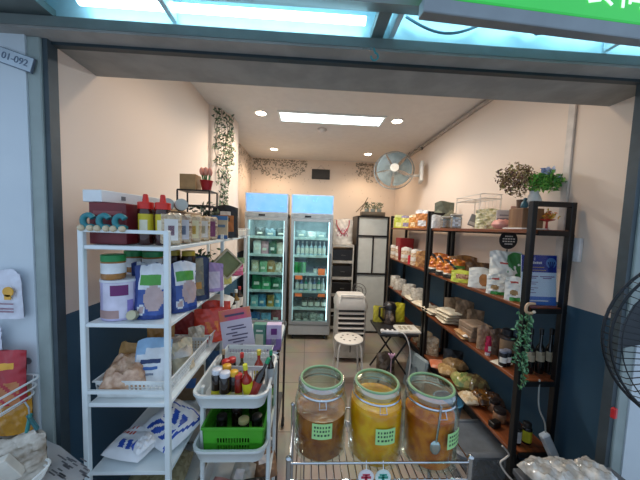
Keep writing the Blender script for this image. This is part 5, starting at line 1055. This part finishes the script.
# hanging packs above the basket
for i, (px, py, w_, h_, y_, d_) in enumerate(((14, 318, .11, .165, .925, 'clear pack printed with a yellow head silhouette hanging on the left front wall'), (-6, 352, .10, .09, .915, 'white pack with thin red lines hanging lower on the left front wall'))):
    P = at(px, py, Y=y_); pm = [mat('#d3d6e2', .35, var=.03), mat('#dfa83a', .4), mat('#8a3a52', .4), mat('#6a6f80', .4)]
    o = pouch(d_, P.x-.02, y_, P.z-.0, w_, h_, .02, pm, None, name='hanging_pack', cat='pack', group='packs hanging on the left front wall', lean=0)
    if i == 0:
        MB().tf((.022, -.016, .095), (PI/2, 0, 0)).lathe([(.0001, -.0015), (.017, -.0015), (.017, .0015), (.0001, .0015)], 16).tf().box((.010, -.0175, .068), (.030, -.0145, .085)).build('head_print', mat('#dfa83a', .4), o)
    m = MB()
    for z in (.025, .035, .052): m.box((-.04, -.0165, z), (.036, -.0145, z+.0028))
    m.build('print', mat('#8a4a60', .5), o)
tag(MB().lathe([(.0001, -.001), (.012, -.001), (.012, .001), (.0001, .001)], 18).build('wall_disc', mat('#7d868c', .4, .4), loc=tuple(at(28, 361, Y=.943)), rot=(PI/2, 0, 0)), 'small grey oval metal disc on the left front wall above the wire basket', 'disc')
# lower counter with packs
T = thing('front_counter', 'low counter outside at the bottom left, covered with grey printed newspaper', 'counter', (-.93, .70, 0))
q = [at(22, 430, Z=.72), at(60, 446, Z=.72), at(90, 470, Z=.72), at(66, 500, Z=.72), at(-60, 500, Z=.72), at(-60, 445, Z=.72)]
q = [(p.x+.93, p.y-.70) for p in q]
MB().add([(x, y, .72) for x, y in q]+[(x, y, .716) for x, y in q], [tuple(range(6)), tuple(range(11, 5, -1))]+[(i, 6+i, 6+(i+1) % 6, (i+1) % 6) for i in range(6)]).build('newspaper', mat('#8f8f90', .7, h2='#a3a2a0', scale=5), T)
MB().box((-.30, -.14, 0), (.12, .10, .715)).build('counter_body', mat('#7d8388', .6), T)
m = MB(); r5 = random.Random(2)
for k in range(26): p = at(45+38*r5.random(), 452+24*r5.random(), Z=.7205); m.tf((p.x+.93, p.y-.70, .7205), (0, 0, R(-24))).box((0, 0, 0), (.02+.015*r5.random(), .003, .0006))
m.build('newsprint', mat('#5c5c60', .7), T)
P2 = at(49, 466, Z=.755)
wbasket('second white wire basket corner standing on the newspaper at the bottom left', -1.25, P2.x, .62, P2.y+.02, .722, .035)
p = at(8, 470, Z=.76); pouch('clear crumpled bag of pale snacks in the lower wire basket, left foreground', p.x, p.y+.02, .725, .15, .12, .07, [mat('#8f8270', .12, h2='#cbc2b4', scale=22, coat=1)], rz=R(15), name='snack_bag', cat='bag', cr_=.01)
p = at(18, 466, Z=.76); box('white folded paper packet lying aslant in the lower wire basket', p.x-.03, p.y-.04, .728, .15, .025, .075, [mat('#cfcabf', .5)], rot=(R(10), R(-22), R(20)), name='paper_packet', cat='packet')
p = at(1, 425, Z=.80); pouch('amber honey pouch below the red packets at the far left', p.x-.02, .92, .73, .10, .17, .04, [mat('#c98f2a', .25, coat=.5), mat('#d8cdb0', .4)], lambda u, v: 1 if v > .85 else 0, rz=R(10))

# ================================================================= FRONT RIGHT
T = thing('standing_fan', 'dark wire guard of a standing fan cut off at the right edge of the entrance', 'fan', (1.075, .62, 0))
cz = at(640, 337, Y=.60).z-.02
g1 = MB().tf((0, -.02, cz), (0, 0, R(-20)))
for r_, yq, rad in ((.25, 0, .004), (.25, -.03, .0035), (.235, -.045, .0015), (.20, -.055, .0015), (.15, -.06, .0015), (.05, -.065, .003)): g1.tube([(r_*math.cos(2*PI*k/48), yq, r_*math.sin(2*PI*k/48)) for k in range(48)], rad, 6, close=True)
for k in range(80):
    a = 2*PI*k/80; c, s_ = math.cos(a), math.sin(a); g1.tube([(.04*c, -.066, .04*s_), (.17*c, -.058, .17*s_), (.24*c, -.04, .24*s_), (.25*c, -.015, .25*s_), (.25*c, 0, .25*s_)], .0014, 4)
g1.build('guard', mat('#2b2f33', .35, .6), T, True)
MB().tf((0, .0, cz), (PI/2, 0, R(-20))).lathe([(.05, -.03), (.06, .0), (.05, .03), (.0001, .035)], 16).build('motor', BLACK, T, True)
MB().tube([(0, .0, .02), (0, 0, cz)], .014, 10).build('pole', BLACK, T, True); MB().lathe([(.16, 0), (.16, .02), (.03, .035)], 24).build('base', BLACK, T, True)
for q in range(3):
    MB().tf((0, -.02, cz), (0, 0, R(-20))).grid(lambda u, v, q=q: (lambda r_, a: (r_*math.cos(a), -.02+.03*(v-.5), r_*math.sin(a)))(.03+.19*u, 2*PI*q/3+.5+(v-.5)*(1+.5*u)), 5, 5).build('blade', mat('#3a4046', .4), T, True)
P = at(613, 415, Y=.95)
tag(MB().box((-.008, -.012, -.02), (.010, .004, .022), 0, .003).build('red_latch', mat('#c4262b', .4), loc=(1.243, .95, P.z+.01), rz=.3), 'small bright red latch on the right door frame', 'latch')
T = thing('front_stall', 'low dark counter at the bottom right outside the shop entrance', 'counter', (.98, .86, 0)); MB().box((-.16, -.06, .55), (.24, .06, .575), 0, .003).build('countertop', mat('#55585c', .5), T); MB().box((-.15, -.05, 0), (.23, .05, .55)).build('counter_body', mat('#3b3e42', .6), T)
for i, (px, w_, a) in enumerate(((558, .12, 15), (583, .12, -10), (612, .11, 20))):
    p = at(px, 474, Z=.66); sack('glossy clear plastic pack of pale goods at the bottom right corner, '+['left of three', 'middle of three', 'right of three'][i], p.x, .86, .576, w_, w_, .06, [mat('#9a958c', .12, h2='#d8d4cc', scale=22, coat=1)], rz=R(a), crink=.012, group='clear packs at the bottom right')
